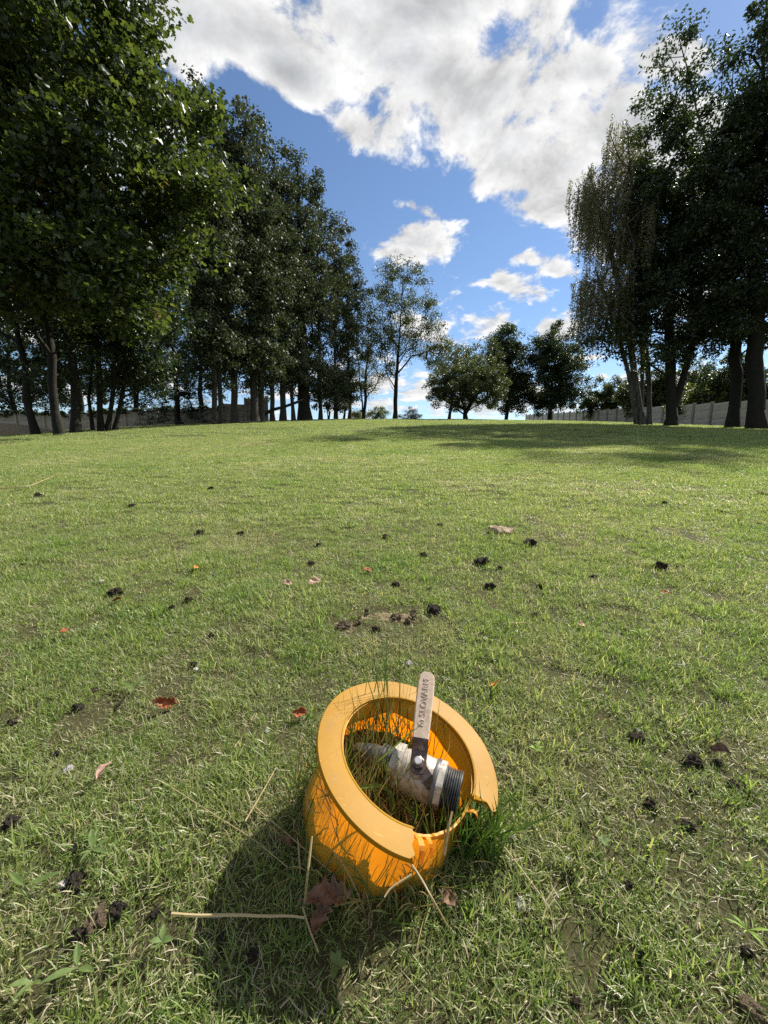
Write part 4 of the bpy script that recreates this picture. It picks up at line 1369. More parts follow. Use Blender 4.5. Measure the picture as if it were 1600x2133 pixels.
VP0 = at(815, 1592, 0.590); VP1 = at(958, 1652, 0.556)
def valve():
    ax = VP1 - VP0; L = np.linalg.norm(ax); ax /= L
    AXS = L / 0.131
    s_ = np.array([0.02, -0.52, 0.85]); s_ -= (s_ @ ax) * ax; s_ /= np.linalg.norm(s_)
    v_ = np.cross(ax, s_)
    org = VP0
    root = empty('ball_valve', tuple(org))
    rel = lambda V: [p - org for p in V]
    def part(name, prof, mat, k=40, flats=None, smooth=True, capa=True, capb=True, parent=root):
        V, F = frame_pts(org, ax, s_, v_, [(a_ * AXS, r_ * 1.06) for a_, r_ in prof], k, flats)
        capped(V, F, k, len(prof), capa, capb)
        return obj(name, rel(V), F, mat, parent, smooth)
    R = 0.0275
    # black pipe coming out of the earth
    pipe_pts = [org + ax * 0.012, org - ax * 0.012, org - ax * 0.030 - s_ * 0.004, org - ax * 0.052 - s_ * 0.018, org - ax * 0.070 - s_ * 0.042, org - ax * 0.078 - s_ * 0.08]
    p = polytube('pipe', [q - org for q in pipe_pts], 0.0185, 0.0185, M['black_rubber'], root, 20)
    for i in range(4):
        s0 = -0.004 - i * 0.0065
        part('pipe_ring', [(s0, 0.0180), (s0 + 0.001, 0.0212), (s0 + 0.0035, 0.0212), (s0 + 0.0045, 0.0180)], M['black_rubber'], capa=False, capb=False)
    part('end_nut', [(0.000, 0.021), (0.002, 0.0300), (0.020, 0.0310), (0.022, 0.0270)], M['nickel'], 48, 8, False)
    part('body', [(0.020, 0.0245), (0.024, 0.0262), (0.030, R), (0.050, R + 0.0008), (0.078, R), (0.082, R - 0.001)], M['nickel'])
    part('seal_ring', [(0.0815, R - 0.002), (0.082, R + 0.0016), (0.085, R + 0.0022), (0.089, R + 0.0016), (0.0895, R - 0.002)], M['dark_ring'])
    part('hex_nut', [(0.089, 0.024), (0.0895, 0.0296), (0.1005, 0.0296), (0.1015, 0.0262)], M['nickel'], 48, 8, False)
    pr = []
    s = 0.101
    pr.append((s, 0.0225))
    i = 0
    while s < 0.126:
        pr += [(s, 0.0236), (s + 0.0014, 0.0258), (s + 0.0022, 0.0258), (s + 0.0036, 0.0232)]
        s += 0.0040
    pr += [(s, 0.0250), (s + 0.002, 0.0250), (s + 0.0024, 0.0240), (s + 0.0020, 0.0212), (s - 0.020, 0.0205)]
    part('threaded_end', pr, M['black_rubber'])
    # embossed plate on the body side
    em = []
    for (sa, ta) in ((0.044, -0.95), (0.072, -0.95), (0.072, -0.55), (0.044, -0.55), (0.044, -0.95)):
        em.append((sa, ta))
    pts = []
    for (sa, ta), (sb, tb) in zip(em[:-1], em[1:]):
        for q in range(8):
            u = q / 8; sx = sa + (sb - sa) * u; tt = ta + (tb - ta) * u
            tt = -1.9 * (0.5) + tt   # on the camera side, below the stem
            pts.append(ax * sx * AXS + (s_ * math.cos(tt) + v_ * math.sin(tt)) * (R * 1.06 + 0.0004))
    polytube('raised_mark', pts, 0.0008, 0.0008, M['nickel'], root, 5)
    # stem boss, stem and nut
    sc = 0.054 * AXS
    def sb(name, prof, mat, k=28, flats=None, smooth=True):
        V, F = frame_pts(org + ax * sc, s_, ax, v_, prof, k, flats)
        capped(V, F, k, len(prof))
        return obj(name, rel(V), F, mat, root, smooth)
    sb('boss', [(0.022, 0.0150), (0.032, 0.0140), (0.037, 0.0120)], M['nickel'])
    sb('stem', [(0.036, 0.0060), (0.0495, 0.0060)], M['steel'])
    sb('stem_nut', [(0.0465, 0.0088), (0.0525, 0.0088), (0.0530, 0.0075)], M['lever_shade_brown'], 24, 6, False)
    sb('stem_tip', [(0.0528, 0.0052), (0.0575, 0.0052), (0.0585, 0.0040)], M['steel'], 20)
    # lever: cranked flat bar
    tip = at(890, 1408, 0.628); nut = org + ax * sc + s_ * 0.045
    ld = tip - nut; ld -= (ld @ s_) * s_; Ld = np.linalg.norm(ld); ld /= Ld
    wd = np.cross(ld, s_)
    def bar(name, stations, th, mat, parent):
        V = []; F = []
        for (l, h, w, rd) in stations:
            for (a, b2) in ((-1, 0), (-0.86, 1), (0.86, 1), (1, 0), (0.86, -1), (-0.86, -1)):
                V.append(nut + ld * l + s_ * (h + b2 * th / 2) + wd * (a * w / 2) - org)
        n = len(stations)
        for i in range(n - 1):
            for j in range(6):
                F.append((i * 6 + j, i * 6 + (j + 1) % 6, (i + 1) * 6 + (j + 1) % 6, (i + 1) * 6 + j))
        F.append(tuple(range(6))[::-1]); F.append(tuple((n - 1) * 6 + j for j in range(6)))
        return obj(name, V, F, mat, parent, False)
    root_plate = [(-0.013, 0, 0.012, 0), (-0.0105, 0, 0.019, 0), (-0.004, 0, 0.0225, 0), (0.010, 0, 0.0225, 0), (0.0145, 0.001, 0.0225, 0), (0.0185, 0.005, 0.0228, 0), (0.0245, 0.0125, 0.0232, 0), (0.0275, 0.0145, 0.0235, 0)]
    bar('lever_root', root_plate, 0.0040, M['lever_shade_brown'], root)
    Lt = Ld + 0.004
    hs = lambda l: 0.0145 + (l - 0.0275) * 0.10
    st = [(0.0272, 0.0145, 0.0236, 0)]
    for l, w in ((0.045, 0.0248), (0.062, 0.0258), (0.078, 0.0264), (0.090, 0.0264), (Lt - 0.016, 0.0258), (Lt - 0.008, 0.0240), (Lt - 0.003, 0.0190), (Lt - 0.0005, 0.0110)):
        st.append((l, hs(l), w, 0))
    lv = bar('lever', st, 0.0046, M['lever'], root)
    # stop tab beside the stem
    V = []; F = []
    tabs = [(0.000, 0.003, 0.010), (-0.010, 0.001, 0.014), (-0.020, -0.006, 0.016), (-0.026, -0.016, 0.013), (-0.028, -0.022, 0.008)]
    td = ax * 0.80 - ld * 0.60; td /= np.linalg.norm(td); tw = np.cross(td, s_)
    for (l, h, w) in tabs:
        for (a, b2) in ((-1, 1), (1, 1), (1, -1), (-1, -1)):
            V.append(nut + td * (-l) + s_ * (h - 0.002 + b2 * 0.0015) + tw * a * w / 2 - org)
    for i in range(len(tabs) - 1):
        for j in range(4): F.append((i * 4 + j, i * 4 + (j + 1) % 4, i * 4 + 4 + (j + 1) % 4, i * 4 + 4 + j))
    F.append((0, 1, 2, 3)[::-1]); F.append((16, 17, 18, 19))
    obj('stop_tab', V, F, M['lever_shade_brown'], root)
    # raised lettering along the lever
    fc = bpy.data.curves.new('lettering', 'FONT'); fc.body = 'SLOVARM'; fc.size = 0.0165; fc.extrude = 0.0006; fc.align_x = 'LEFT'; fc.align_y = 'CENTER'
    fo = bpy.data.objects.new('lettering_source', fc); COL.objects.link(fo)
    bpy.context.view_layer.update()
    me = bpy.data.meshes.new_from_object(fo.evaluated_get(bpy.context.evaluated_depsgraph_get()))
    bpy.data.objects.remove(fo)
    xs = [v.co.x for v in me.vertices]; w0 = max(xs)
    slope = math.atan(0.10)
    lx = ld * math.cos(slope) + s_ * math.sin(slope); ln = np.cross(lx, np.cross(s_, lx)); ln = s_ * math.cos(slope) - ld * math.sin(slope)
    ly = np.cross(ln, lx)
    l0 = 0.056; l1 = Lt - 0.012
    sc_ = (l1 - l0) / w0
    for v in me.vertices:
        c = v.co
        p3 = nut + ld * l0 + s_ * (hs(l0) + 0.0023) + lx * (c.x * sc_) + ly * (c.y * 0.78) + ln * (c.z + 0.0002) - org
        v.co = p3
    me.materials.clear(); me.materials.append(M['lever'])
    link(bpy.data.objects.new('lettering', me), lv)
    # the curved sign before the letters
    pts = []
    for q in range(15):
        t = -0.6 + 4.2 * q / 14
        pts.append(nut + ld * (l0 - 0.009) + s_ * (hs(l0 - 0.009) + 0.0024) + lx * (0.0042 * math.cos(t)) + ly * (0.0050 * math.sin(t)) - org)
    polytube('emblem', pts, 0.0007, 0.0007, M['lever'], lv, 5)
    polytube('emblem', [nut + ld * (l0 - 0.009 + u) + s_ * (hs(l0 - 0.009) + 0.0024) + ly * w - org for u, w in ((-0.004, 0.0045), (0.0005, 0.0), (0.004, 0.0028))], 0.0007, 0.0007, M['lever'], lv, 5)
    tag(root, 'nickel ball valve with a raised flat lever and black threaded end inside the yellow collar', 'valve')
valve()

# ------------------------------------------------------------------ tall grass round and inside the collar
def ribbon_blades(specs):
    """specs: list of (points (k,3), width, tint)"""
    Vs, Fs, Ts = [], [], []
    off = 0
    for pts, w, tint in specs:
        pts = np.asarray(pts, float); k = len(pts)
        d = np.gradient(pts, axis=0); d /= np.maximum(np.linalg.norm(d, axis=1, keepdims=True), 1e-9)
        side = np.cross(d, np.array([0.25, -0.9, 0.35])); side /= np.maximum(np.linalg.norm(side, axis=1, keepdims=True), 1e-6)
        prof = np.minimum(1.0, (1 - np.linspace(0, 1, k)) * 2.2 + 0.06)[:, None] * w / 2
        nrm = np.cross(d, side)
        Vs.append(np.stack([pts - side * prof, pts + nrm * prof * 0.35, pts + side * prof], 1).reshape(-1, 3))
        for i in range(k - 1):
            a = off + 3 * i
            Fs += [(a, a + 1, a + 4, a + 3), (a + 1, a + 2, a + 5, a + 4)]
            Ts += [tint, tint]
        off += 3 * k
    return np.concatenate(Vs), np.array(Fs), np.array(Ts)

def arc(p, q, sag, k=9, out=None):
    p = np.asarray(p, float); q = np.asarray(q, float)
    t = np.linspace(0, 1, k)[:, None]
    o = np.array(out if out is not None else [0, 0, 1.0])
    return p + (q - p) * t + o * sag * (4 * t * (1 - t))

def tufts():
    rng = np.random.RandomState(31)
    # green and dry blades growing inside, mostly behind the valve
    specs = []
    for i in range(180):
        phi = rng.uniform(0.5, 3.0); r = 0.100 * math.sqrt(rng.rand())
        p = cpt(phi, r, -0.095)
        L = rng.uniform(0.06, 0.17) * (1.15 if rng.rand() < 0.15 else 0.9)
        lean = rng.randn(2) * 0.30
        up = np.array([lean[0] + 0.08, lean[1] - 0.05, 1.0])
        q = p + up / np.linalg.norm(up) * L
        sag = rng.uniform(-0.012, 0.012)
        specs.append((arc(p, q, sag, 8, [rng.randn(), rng.randn(), 0]), rng.uniform(0.0008, 0.0018), 0.15 + 0.75 * rng.rand()))
    for i in range(9):   # long seed-stalk blades standing over the rim
        px = rng.uniform(770, 830)
        p = cpt(rng.uniform(1.3, 2.2), 0.07, -0.095); q = at(px + rng.randn() * 14, rng.uniform(1265, 1400), rng.uniform(0.62, 0.68))
        specs.append((arc(p, q, rng.uniform(-0.008, 0.008), 10, [1, 0, 0]), 0.0017, rng.rand() * 0.55))
    V, F, T = ribbon_blades(specs)
    o = obj_np('grass_tuft', V, F, M['tall_grass'], attrs={'tint': T}, smooth=True)
    tag(o, 'tall green grass growing inside the yellow collar behind the lever', 'grass tuft', kind='stuff')
    # dry blades in front of the valve
    specs = []
    for i in range(260):
        px = rng.uniform(740, 880); py = rng.uniform(1640, 1715)
        phi = rng.uniform(2.6, 5.0); r = 0.095 * math.sqrt(rng.rand())
        p = cpt(phi, r, -0.095)
        L = rng.uniform(0.04, 0.115)
        up = np.array([rng.randn() * 0.35, rng.randn() * 0.3 - 0.05, 1.0])
        q = p + up / np.linalg.norm(up) * L
        specs.append((arc(p, q, rng.uniform(-0.02, 0.02), 8, [rng.randn(), rng.randn(), 0]), rng.uniform(0.0009, 0.0018), 0.55 + 0.4 * rng.rand()))
    for i in range(150):
        d = ray(rng.uniform(770, 850), rng.uniform(1640, 1720)); tt = ((CC - CN * 0.092 - Ov) @ CN) / (d @ CN)
        p = Ov + d * tt
        q = at(rng.uniform(760, 865), rng.uniform(1555, 1690), rng.uniform(0.515, 0.57))
        specs.append((arc(p, q, rng.uniform(-0.012, 0.02), 8, [rng.randn(), rng.randn(), 0.3]), rng.uniform(0.0009, 0.0019), 0.3 + 0.65 * rng.rand()))
    for i in range(150):
        d = ray(rng.uniform(800, 905), rng.uniform(1640, 1740)); tt = ((CC - CN * 0.096 - Ov) @ CN) / (d @ CN)
        p = Ov + d * tt
        up = np.array([rng.randn() * 0.6 - 0.1, rng.randn() * 0.5 + 0.2, 1.0])
        q = p + up / np.linalg.norm(up) * rng.uniform(0.02, 0.07)
        specs.append((arc(p, q, rng.uniform(-0.015, 0.015), 7, [rng.randn(), rng.randn(), 0]), rng.uniform(0.0010, 0.0022), 0.5 + 0.45 * rng.rand()))
    V, F, T = ribbon_blades(specs)
    o = obj_np('grass_tuft', V, F, M['tall_grass'], attrs={'tint': T}, smooth=True)
    tag(o, 'dry tangled grass inside the yellow collar in front of the valve', 'grass tuft', kind='stuff')
    # the clump pushing out through the break in the rim
    specs = []
    for i in range(190):
        p = ground_at(rng.uniform(885, 1040), rng.uniform(1735, 1800)) + [0, 0, -0.004]
        q = at(p[0] / 0.56 * PX * 0.97 + 800 + rng.uniform(-20, 70), rng.uniform(1660, 1760), rng.uniform(0.50, 0.57))
        d = q - p; d = d / np.linalg.norm(d) * rng.uniform(0.035, 0.115)
        specs.append((arc(p, p + d, rng.uniform(0, 0.014), 7, [0.3, -0.4, 0.8]), rng.uniform(0.0018, 0.0036), rng.rand() * 0.66))
    V, F, T = ribbon_blades(specs)
    o = obj_np('grass_tuft', V, F, M['tall_grass'], attrs={'tint': T}, smooth=True)
    tag(o, 'dense green grass tuft leaning over the broken gap of the rim', 'grass tuft', kind='stuff')
    # wisps along the foot of the collar, on the shaded side
    specs = []
    for i in range(170):
        a = rng.uniform(math.pi * 0.85, math.pi * 1.9)
        rr = 0.118 + 0.03 * rng.rand()
        x, y = BASE[0] + rr * math.cos(a), BASE[1] + rr * math.sin(a)
        p = np.array([x, y, gzf(x, y) - 0.003])
        up = np.array([rng.randn() * 0.7, rng.randn() * 0.6 - 0.2, 0.8])
        q = p + up / np.linalg.norm(up) * rng.uniform(0.03, 0.09)
        specs.append((arc(p, q, rng.uniform(0, 0.02), 7), rng.uniform(0.0008, 0.0022), rng.rand() ** 0.8))
    V, F, T = ribbon_blades(specs)
    o = obj_np('grass_tuft', V, F, M['tall_grass'], attrs={'tint': T}, smooth=True)
    tag(o, 'thin grass wisps round the shaded foot of the yellow collar', 'grass tuft', kind='stuff')
tufts()

def blade_thing(name, label, cat, pix, width, mat, tint=0.5, k=14):
    """a single long blade or stalk through given (px, py, depth) points"""
    P = np.array([at(*p) if len(p) == 3 else (ground_at(p[0], p[1]) + [0, 0, p_h]) for p, p_h in [(q[:3] if len(q) == 3 else q[:2], 0.012) for q in pix]])
    # Catmull-Rom through the points
    Q = [P[0] * 2 - P[1]] + list(P) + [P[-1] * 2 - P[-2]]
    out = []
    for i in range(1, len(Q) - 2):
        for s in range(6):
            t = s / 6
            out.append(0.5 * ((2 * Q[i]) + (-Q[i - 1] + Q[i + 1]) * t + (2 * Q[i - 1] - 5 * Q[i] + 4 * Q[i + 1] - Q[i + 2]) * t * t + (-Q[i - 1] + 3 * Q[i] - 3 * Q[i + 1] + Q[i + 2]) * t ** 3))
    out.append(P[-1])
    o0 = np.array(out[0])
    V, F, T = ribbon_blades([(np.array(out) - o0, width, tint)])
    o = obj_np(name, V, F, mat, attrs={'tint': T}, smooth=True)
    o.location = o0
    tag(o, label, cat)
    return o

blade_thing('grass_blade', 'broad pale green grass blade bent over the rim of the yellow collar', 'grass blade',
            [(822, 1690, .545), (815, 1655, .545), (790, 1637, .535), (750, 1640, .515), (705, 1650, .50), (652, 1666, .49)], 0.0048, M['tall_grass'], 0.50)
blade_thing('grass_blade', 'long olive grass stalk crossing the mouth of the collar up to the lever', 'grass blade',
            [(765, 1605, .58), (800, 1575, .56), (845, 1535, .55), (890, 1500, .545)], 0.0026, M['tall_grass'], 0.60)
def stalk(label, pix, r, mat='dry_grass', tint=0.6):
    P = []
    for q in pix:
        if len(q) == 3: P.append(at(*q))
        else: P.append(ground_at(*q) + [0, 0, 0.017])
    P = np.array(P)
    t = np.linspace(0, 1, 12); s = np.linspace(0, 1, len(P))
    Q = np.stack([np.interp(t, s, P[:, i]) for i in range(3)], 1)
    Q[1:-1] = Q[1:-1] * 0.5 + 0.25 * (Q[:-2] + Q[2:])
    o = polytube('straw_stalk', Q - Q[0], r, r * 0.6, M[mat], None, 6)
    o.location = Q[0]
    a = o.data.attributes.new('tint', 'FLOAT', 'FACE'); a.data.foreach_set('value', np.full(len(o.data.polygons), tint, dtype=np.float32))
    tag(o, label, 'straw')
    return o
stalk('thick pale straw lying level across the edge of the shadow', [(360, 1929), (420, 1934), (490, 1930), (560, 1935), (600, 1932), (636, 1937)], 0.0020, tint=0.95)
stalk('upright split straw standing against the shaded side of the collar', [(636, 1905), (640, 1830, .44), (650, 1742, .46)], 0.0019, tint=0.8)
stalk('short straw continuing down from the upright one into the shadow', [(632, 1916), (645, 1960), (664, 2010)], 0.0013, tint=0.7)
stalk('thin yellow straw slanting down the turf towards the shadow of the collar', [(362, 1662), (450, 1720), (530, 1770), (600, 1830)], 0.0009, tint=0.6)
stalk('fine straw slanting to the foot of the collar from above its shadow', [(530, 1700), (600, 1760), (690, 1840)], 0.0010, tint=0.55)
stalk('straight pale straw leaning in the turf beside the collar', [(512, 1732), (545, 1675), (576, 1618)], 0.0013, tint=0.85)
stalk('bent dry stalk hanging from the torn rim down over the shadow', [(842, 1778, .46), (875, 1825, .435), (905, 1880, .415), (934, 1958)], 0.0013, tint=0.75)
stalk('short curved dry stalk below the torn rim', [(858, 1822, .44), (812, 1850, .43), (795, 1880, .42), (785, 1915)], 0.0012, tint=0.6)
stalk('long wiry straw running away from the broken rim over the turf', [(1000, 1735), (1045, 1780), (1090, 1840), (1145, 1918)], 0.0010, tint=0.9)
stalk('straw poking up through the break of the rim', [(925, 1780, .49), (935, 1720, .50), (942, 1690, .51)], 0.0022, tint=0.5)
stalk('pale straw lying flat in the turf beyond the lever', [(1058, 1310), (1085, 1309), (1108, 1311)], 0.0018, tint=0.95)
stalk('long thin straw on the far lawn near the oak shadow', [(0, 1022), (60, 1018), (112, 996)], 0.006, tint=0.7)

# ------------------------------------------------------------------ clods, stones, dead leaves, weeds
def lump_mesh(seed, rough=0.35, flat=0.75, sub=3):
    rng = random.Random(seed)
    bm = bmesh.new(); bmesh.ops.create_icosphere(bm, subdivisions=sub, radius=0.5)
    ph = [rng.uniform(0, 6.28) for _ in range(9)]
    for v in bm.verts:
        c = v.co.normalized()
        d = 0.16 * math.sin(4 * c.x + ph[0]) * math.sin(4 * c.y + ph[1]) + 0.12 * math.sin(7 * c.y + ph[2]) * math.sin(7 * c.z + ph[3]) + 0.09 * math.sin(13 * c.x + ph[4]) * math.sin(12 * c.z + ph[5])
        v.co = c * 0.5 * (1 + rough * 2.2 * d + rng.uniform(-0.07, 0.07) * rough * 2)
        v.co.z *= flat
    return bm

def lump(name, label, cat, px, py, size, mat, seed, rough=0.5, flat=0.75, stretch=1.3, group=None):
    g = ground_at(px, py); dd = np.linalg.norm(g - Ov)
    s = size * float((g - Ov) @ Fv) / PX
    o = bm_obj(name, lump_mesh(seed, rough, flat), M[mat], None, smooth=False)
    rr = random.Random(seed)
    o.scale = (s * stretch, s, s); o.rotation_euler = (rr.uniform(-.3, .3), rr.uniform(-.3, .3), rr.uniform(0, 6))
    o.location = (g[0], g[1], g[2] + s * 0.10 + 0.003)
    tag(o, label, cat, group)

clods = [
    (240, 1240, 30, 'clod', 'brown crumbly clod just above a small orange leaf, on the upper turf'),
    (418, 1112, 18, 'clod', 'small brown clod alone on the mid lawn above the bare patch'),
    (440, 1020, 13, 'clod_dark', 'tiny dark clod far up the lawn below the poplars'),
    (82, 1035, 17, 'clod_dark', 'dark clod far up the lawn below the oak shadow'),
    (665, 1138, 14, 'clod_dark', 'small black clod on the mid lawn above the two pale leaves'),
    (804, 1122, 17, 'clod', 'small dark clod straight above the lever on the mid lawn'),
    (1104, 1137, 31, 'clod_dark', 'black squarish clod right beside the flat bark piece'),
    (1005, 1175, 31, 'clod_dark', 'black pointed clod below the flat bark piece'),
    (1020, 1226, 24, 'clod_dark', 'dark clod below the black pointed one'),
    (903, 1276, 32, 'clod_dark', 'large black clod at the end of the bare sandy patch'),
    (825, 1221, 19, 'clod', 'dark clod above the bare sandy patch'),
    (895, 1230, 13, 'clod_dark', 'pea-sized black clod above the large black one'),
    (715, 1308, 26, 'clod_tan', 'pale crumbly clod on the near end of the bare sandy patch'),
    (358, 1268, 15, 'clod', 'small clod above the bare stripe on the upper turf'),
    (440, 1328, 14, 'clod_dark', 'small black clod among green blades left of the sandy patch'),
    (404, 1388, 16, 'clod_dark', 'small dark clod beside a white bit on the turf'),
    (162, 1478, 22, 'clod_dark', 'dark clod on a worn patch far from the collar'),
    (22, 1717, 30, 'clod_dark', 'round black clod near the photo edge on bright turf'),
    (163, 1842, 38, 'clod_dark', 'black clod beside a grey pebble under the weed rosette'),
    (207, 1925, 46, 'clod_tan', 'large tan crumbly clod between two black ones'),
    (245, 1903, 40, 'clod_dark', 'black clod touching the tan one on its far side'),
    (165, 1955, 30, 'clod_dark', 'dark clod half sunk in grass below the tan one'),
    (1443, 1593, 36, 'clod_dark', 'shiny black ridged clod beside a curled dead leaf'),
    (1357, 1683, 32, 'clod', 'dark round clod on the sunny turf below the ridged one'),
    (1435, 1728, 26, 'clod_dark', 'elongated dark clod with a pale end on the sunny turf'),
    (1325, 1545, 30, 'clod', 'flat dark clod under the small grey pebble'),
    (1062, 1747, 26, 'pebble', 'flat grey stone just off the broken side of the collar'),
    (1125, 1226, 15, 'clod_dark', 'dark lump standing in for a small hole, level with the clod below the pointed one, farther from the lever'),  # dark lump added in place of a small hole in the turf
    (1375, 1183, 26, 'clod', 'dark clod in the scuffed patch on the sunny side of the lawn'),
]
for i, (px, py, s, mt, lab) in enumerate(clods):
    lump('stone' if mt == 'pebble' else 'clod', lab, 'stone' if mt == 'pebble' else 'clod', px, py, s * 0.80, mt, 300 + i, 0.95 if mt == 'clod_tan' else 0.85, 0.62 if mt == 'pebble' else 0.8, 1.2)
pebs = [(852, 1386, 18, 'pebble', 'small round dark-shadowed pebble just beyond the collar rim, beside the lever tip'),
        (143, 1607, 22, 'pebble', 'round grey pebble below a pale blade on the turf'),
        (130, 1848, 20, 'pebble', 'light grey pebble touching the black clod under the weed rosette'),
        (1330, 1526, 15, 'pebble', 'small grey pebble above the flat dark clod'),
        (1185, 1797, 17, 'pale', 'small whitish stone on the turf below the round dark clod'),
        (1085, 1890, 26, 'pale', 'pale chip in the grass at the edge of the collar shadow'),
        (1568, 2112, 50, 'clod_tan', 'large pale crumbly lump in the bottom corner of the turf'),
        (212, 1214, 13, 'pale', 'small pale stone up the turf near the brown crumbly clod'),
        (408, 1398, 13, 'pale', 'white bit beside the small dark clod'),
        (557, 1525, 14, 'pale', 'white fleck in the grass near the collar and the rust leaf')]
for i, (px, py, s, mt, lab) in enumerate(pebs):
    lump('pebble', lab, 'pebble', px, py, s * 0.8, mt, 400 + i, 0.42, 0.7, 1.2)

crng = random.Random(77)
crumbs = [(crng.uniform(735, 890), crng.uniform(1270, 1305), crng.uniform(7, 13), 'clod_tan') for _ in range(14)]
for i, (px, py, s, mt) in enumerate(crumbs):
    lump('earth_crumb', 'crumb of pale dry earth on the bare sandy patch', 'crumb', px, py, s, mt, 500 + i, 0.85, 0.7, 1.2, 'crumbs on the bare sandy patch')
dark = []
while len(dark) < 34:
    px, py = crng.uniform(20, 1580), crng.uniform(1030, 2090)
    if 560 < px < 1130 and 1330 < py: continue
    dark.append((px, py, crng.uniform(8, 13) + (py - 1000) * 0.007, crng.choice(['clod', 'clod_dark', 'clod'])))
for i, (px, py, s, mt) in enumerate(dark):
    lump('earth_crumb', 'tiny dark crumb of earth half hidden in the turf', 'crumb', px, py, s, mt, 540 + i, 0.85, 0.7, 1.2, 'tiny dark crumbs in the turf')

def bark_piece(px, py, size, label, seed):
    g = ground_at(px, py); s = size * float((g - Ov) @ Fv) / PX
    rng = random.Random(seed)
    V = []; F = []; n = 12; m = 6
    for top in (1, 0):
        for j in range(m + 1):
            for i in range(n + 1):
                u = i / n * 2 - 1; v = j / m * 2 - 1
                x = u * 0.5 * (1 - 0.25 * abs(v) ** 2) + rng.uniform(-.02, .02); yy = v * 0.36 * (1 - 0.45 * abs(u) ** 3) + rng.uniform(-.02, .02)
                z = 0.10 * (1 - v * v) + (0.035 * math.sin(v * 11 + u * 3) + rng.uniform(-.015, .015)) + (0.05 if top else -0.01)
                V.append((x * s, yy * s, z * s))
    k = (n + 1) * (m + 1)
    for j in range(m):
        for i in range(n):
            a = j * (n + 1) + i
            F.append((a, a + 1, a + n + 2, a + n + 1)); F.append((k + a, k + a + n + 1, k + a + n + 2, k + a + 1))
    rim = [i for i in range(n + 1)] + [j * (n + 1) + n for j in range(1, m + 1)] + [m * (n + 1) + i for i in range(n - 1, -1, -1)] + [j * (n + 1) for j in range(m - 1, 0, -1)]
    for q in range(len(rim)):
        a, b2 = rim[q], rim[(q + 1) % len(rim)]
        F.append((a, k + a, k + b2, b2))
    o = obj('bark_piece', V, F, M['bark_chip'])
    o.location = (g[0], g[1], g[2] + 0.01); o.rotation_euler = (0.1, 0.12, 0.2)
    tag(o, label, 'bark')
bark_piece(1043, 1110, 54, 'flat tan piece of bark lying on the mid lawn', 7)
bark_piece(1590, 1030, 26, 'small scrap of bark near the sunny edge of the lawn', 8)

def dead_leaf(px, py, size, mat, label, seed, lobed=False, curl=0.35, tilt=0.5, yaw=None, lift=0.012):
    g = ground_at(px, py); s = size * float((g - Ov) @ Fv) / PX
    rng = random.Random(seed)
    V = []; F = []
    n = 22; m = 5
    for i in range(n + 1):
        t = i / n
        w = 0.30 * math.sin(math.pi * min(1, t * 0.97 + 0.03)) ** 0.7
        if lobed: w *= 0.55 + 0.55 * math.sin(t * 17 + 0.4) ** 2 * (0.4 + t)
        for j in range(-m, m + 1):
            v = j / m
            ww = w * (1 + (0.16 * rng.uniform(-1, 1) if abs(j) == m else 0)) * (1.0 + 0.25 * math.sin(seed * 1.7 + t * 6) * (1 if j > 0 else -1))
            x = (t - 0.5); yy = v * ww
            z = curl * (v * v) * w * 1.1 + 0.14 * curl * math.sin(5 * t + seed) + (0.035 * math.sin(14 * t + 3 * v + seed)) * (0.5 + curl)
            V.append((x * s, yy * s, z * s))
    mm = 2 * m + 1
    for i in range(n):
        for j in range(mm - 1):
            a = i * mm + j
            F.append((a, a + 1, a + mm + 1, a + mm))
    root = obj('dead_leaf', V, F, M[mat], None, smooth=True)
    so = root.modifiers.new('thickness', 'SOLIDIFY'); so.thickness = max(0.0004, s * 0.006)
    rib = polytube('midrib', [(x * s, 0, (0.02 + 0.14 * curl * math.sin(5 * (x + 0.5) + seed)) * s) for x in np.linspace(-0.62, 0.48, 12)], s * 0.014, s * 0.004, M[mat], root, 5)
    root.location = (g[0], g[1], g[2] + lift)
    yw = yaw if yaw is not None else rng.uniform(0, 6.28)
    root.rotation_euler = (tilt, rng.uniform(-0.25, 0.25), yw)
    tag(root, label, 'dead leaf')

dead_leaf(347, 1480, 44, 'rust_leaf', 'rust-red dead leaf standing on edge on a worn patch', 1, True, curl=0.5, tilt=1.0, yaw=0.15, lift=0.02)
dead_leaf(625, 1501, 30, 'rust_leaf', 'small rust-red curled leaf close beside the collar rim', 2, curl=0.6, tilt=0.8, yaw=0.3, lift=0.018)
dead_leaf(655, 1222, 30, 'pale_leaf', 'pale brown lobed leaf on the mid lawn', 3, True, tilt=0.7, yaw=0.8, lift=0.02)
dead_leaf(600, 1224, 24, 'pale_leaf', 'pinkish leaf pair next to the pale lobed leaf', 4, tilt=0.5, yaw=0.0, lift=0.018)
dead_leaf(408, 1192, 18, 'orange_leaf', 'small bright orange leaf on the upper turf', 5, lift=0.02)
dead_leaf(301, 1204, 10, 'rust_leaf', 'tiny red leaf on the upper turf', 6, lift=0.02)
dead_leaf(246, 1260, 22, 'rust_leaf', 'brown leaf just below the crumbly clod', 7, lift=0.018)
dead_leaf(766, 1196, 22, 'rust_leaf', 'dull red leaf above the bare sandy patch', 8, lift=0.018)
dead_leaf(1030, 1441, 26, 'orange_leaf', 'orange leaf on the turf beyond the sunny side of the rim', 9, lift=0.018)
dead_leaf(1540, 1084, 14, 'rust_leaf', 'small red leaf at the sunny side of the lawn', 10, lift=0.025)
dead_leaf(1385, 1246, 14, 'orange_leaf', 'small brown-orange leaf in the scuffed turf', 11, lift=0.02)
dead_leaf(218, 1627, 38, 'pale_leaf', 'tan leaf fragment over a small hole in the turf', 12, tilt=0.3, lift=0.02)
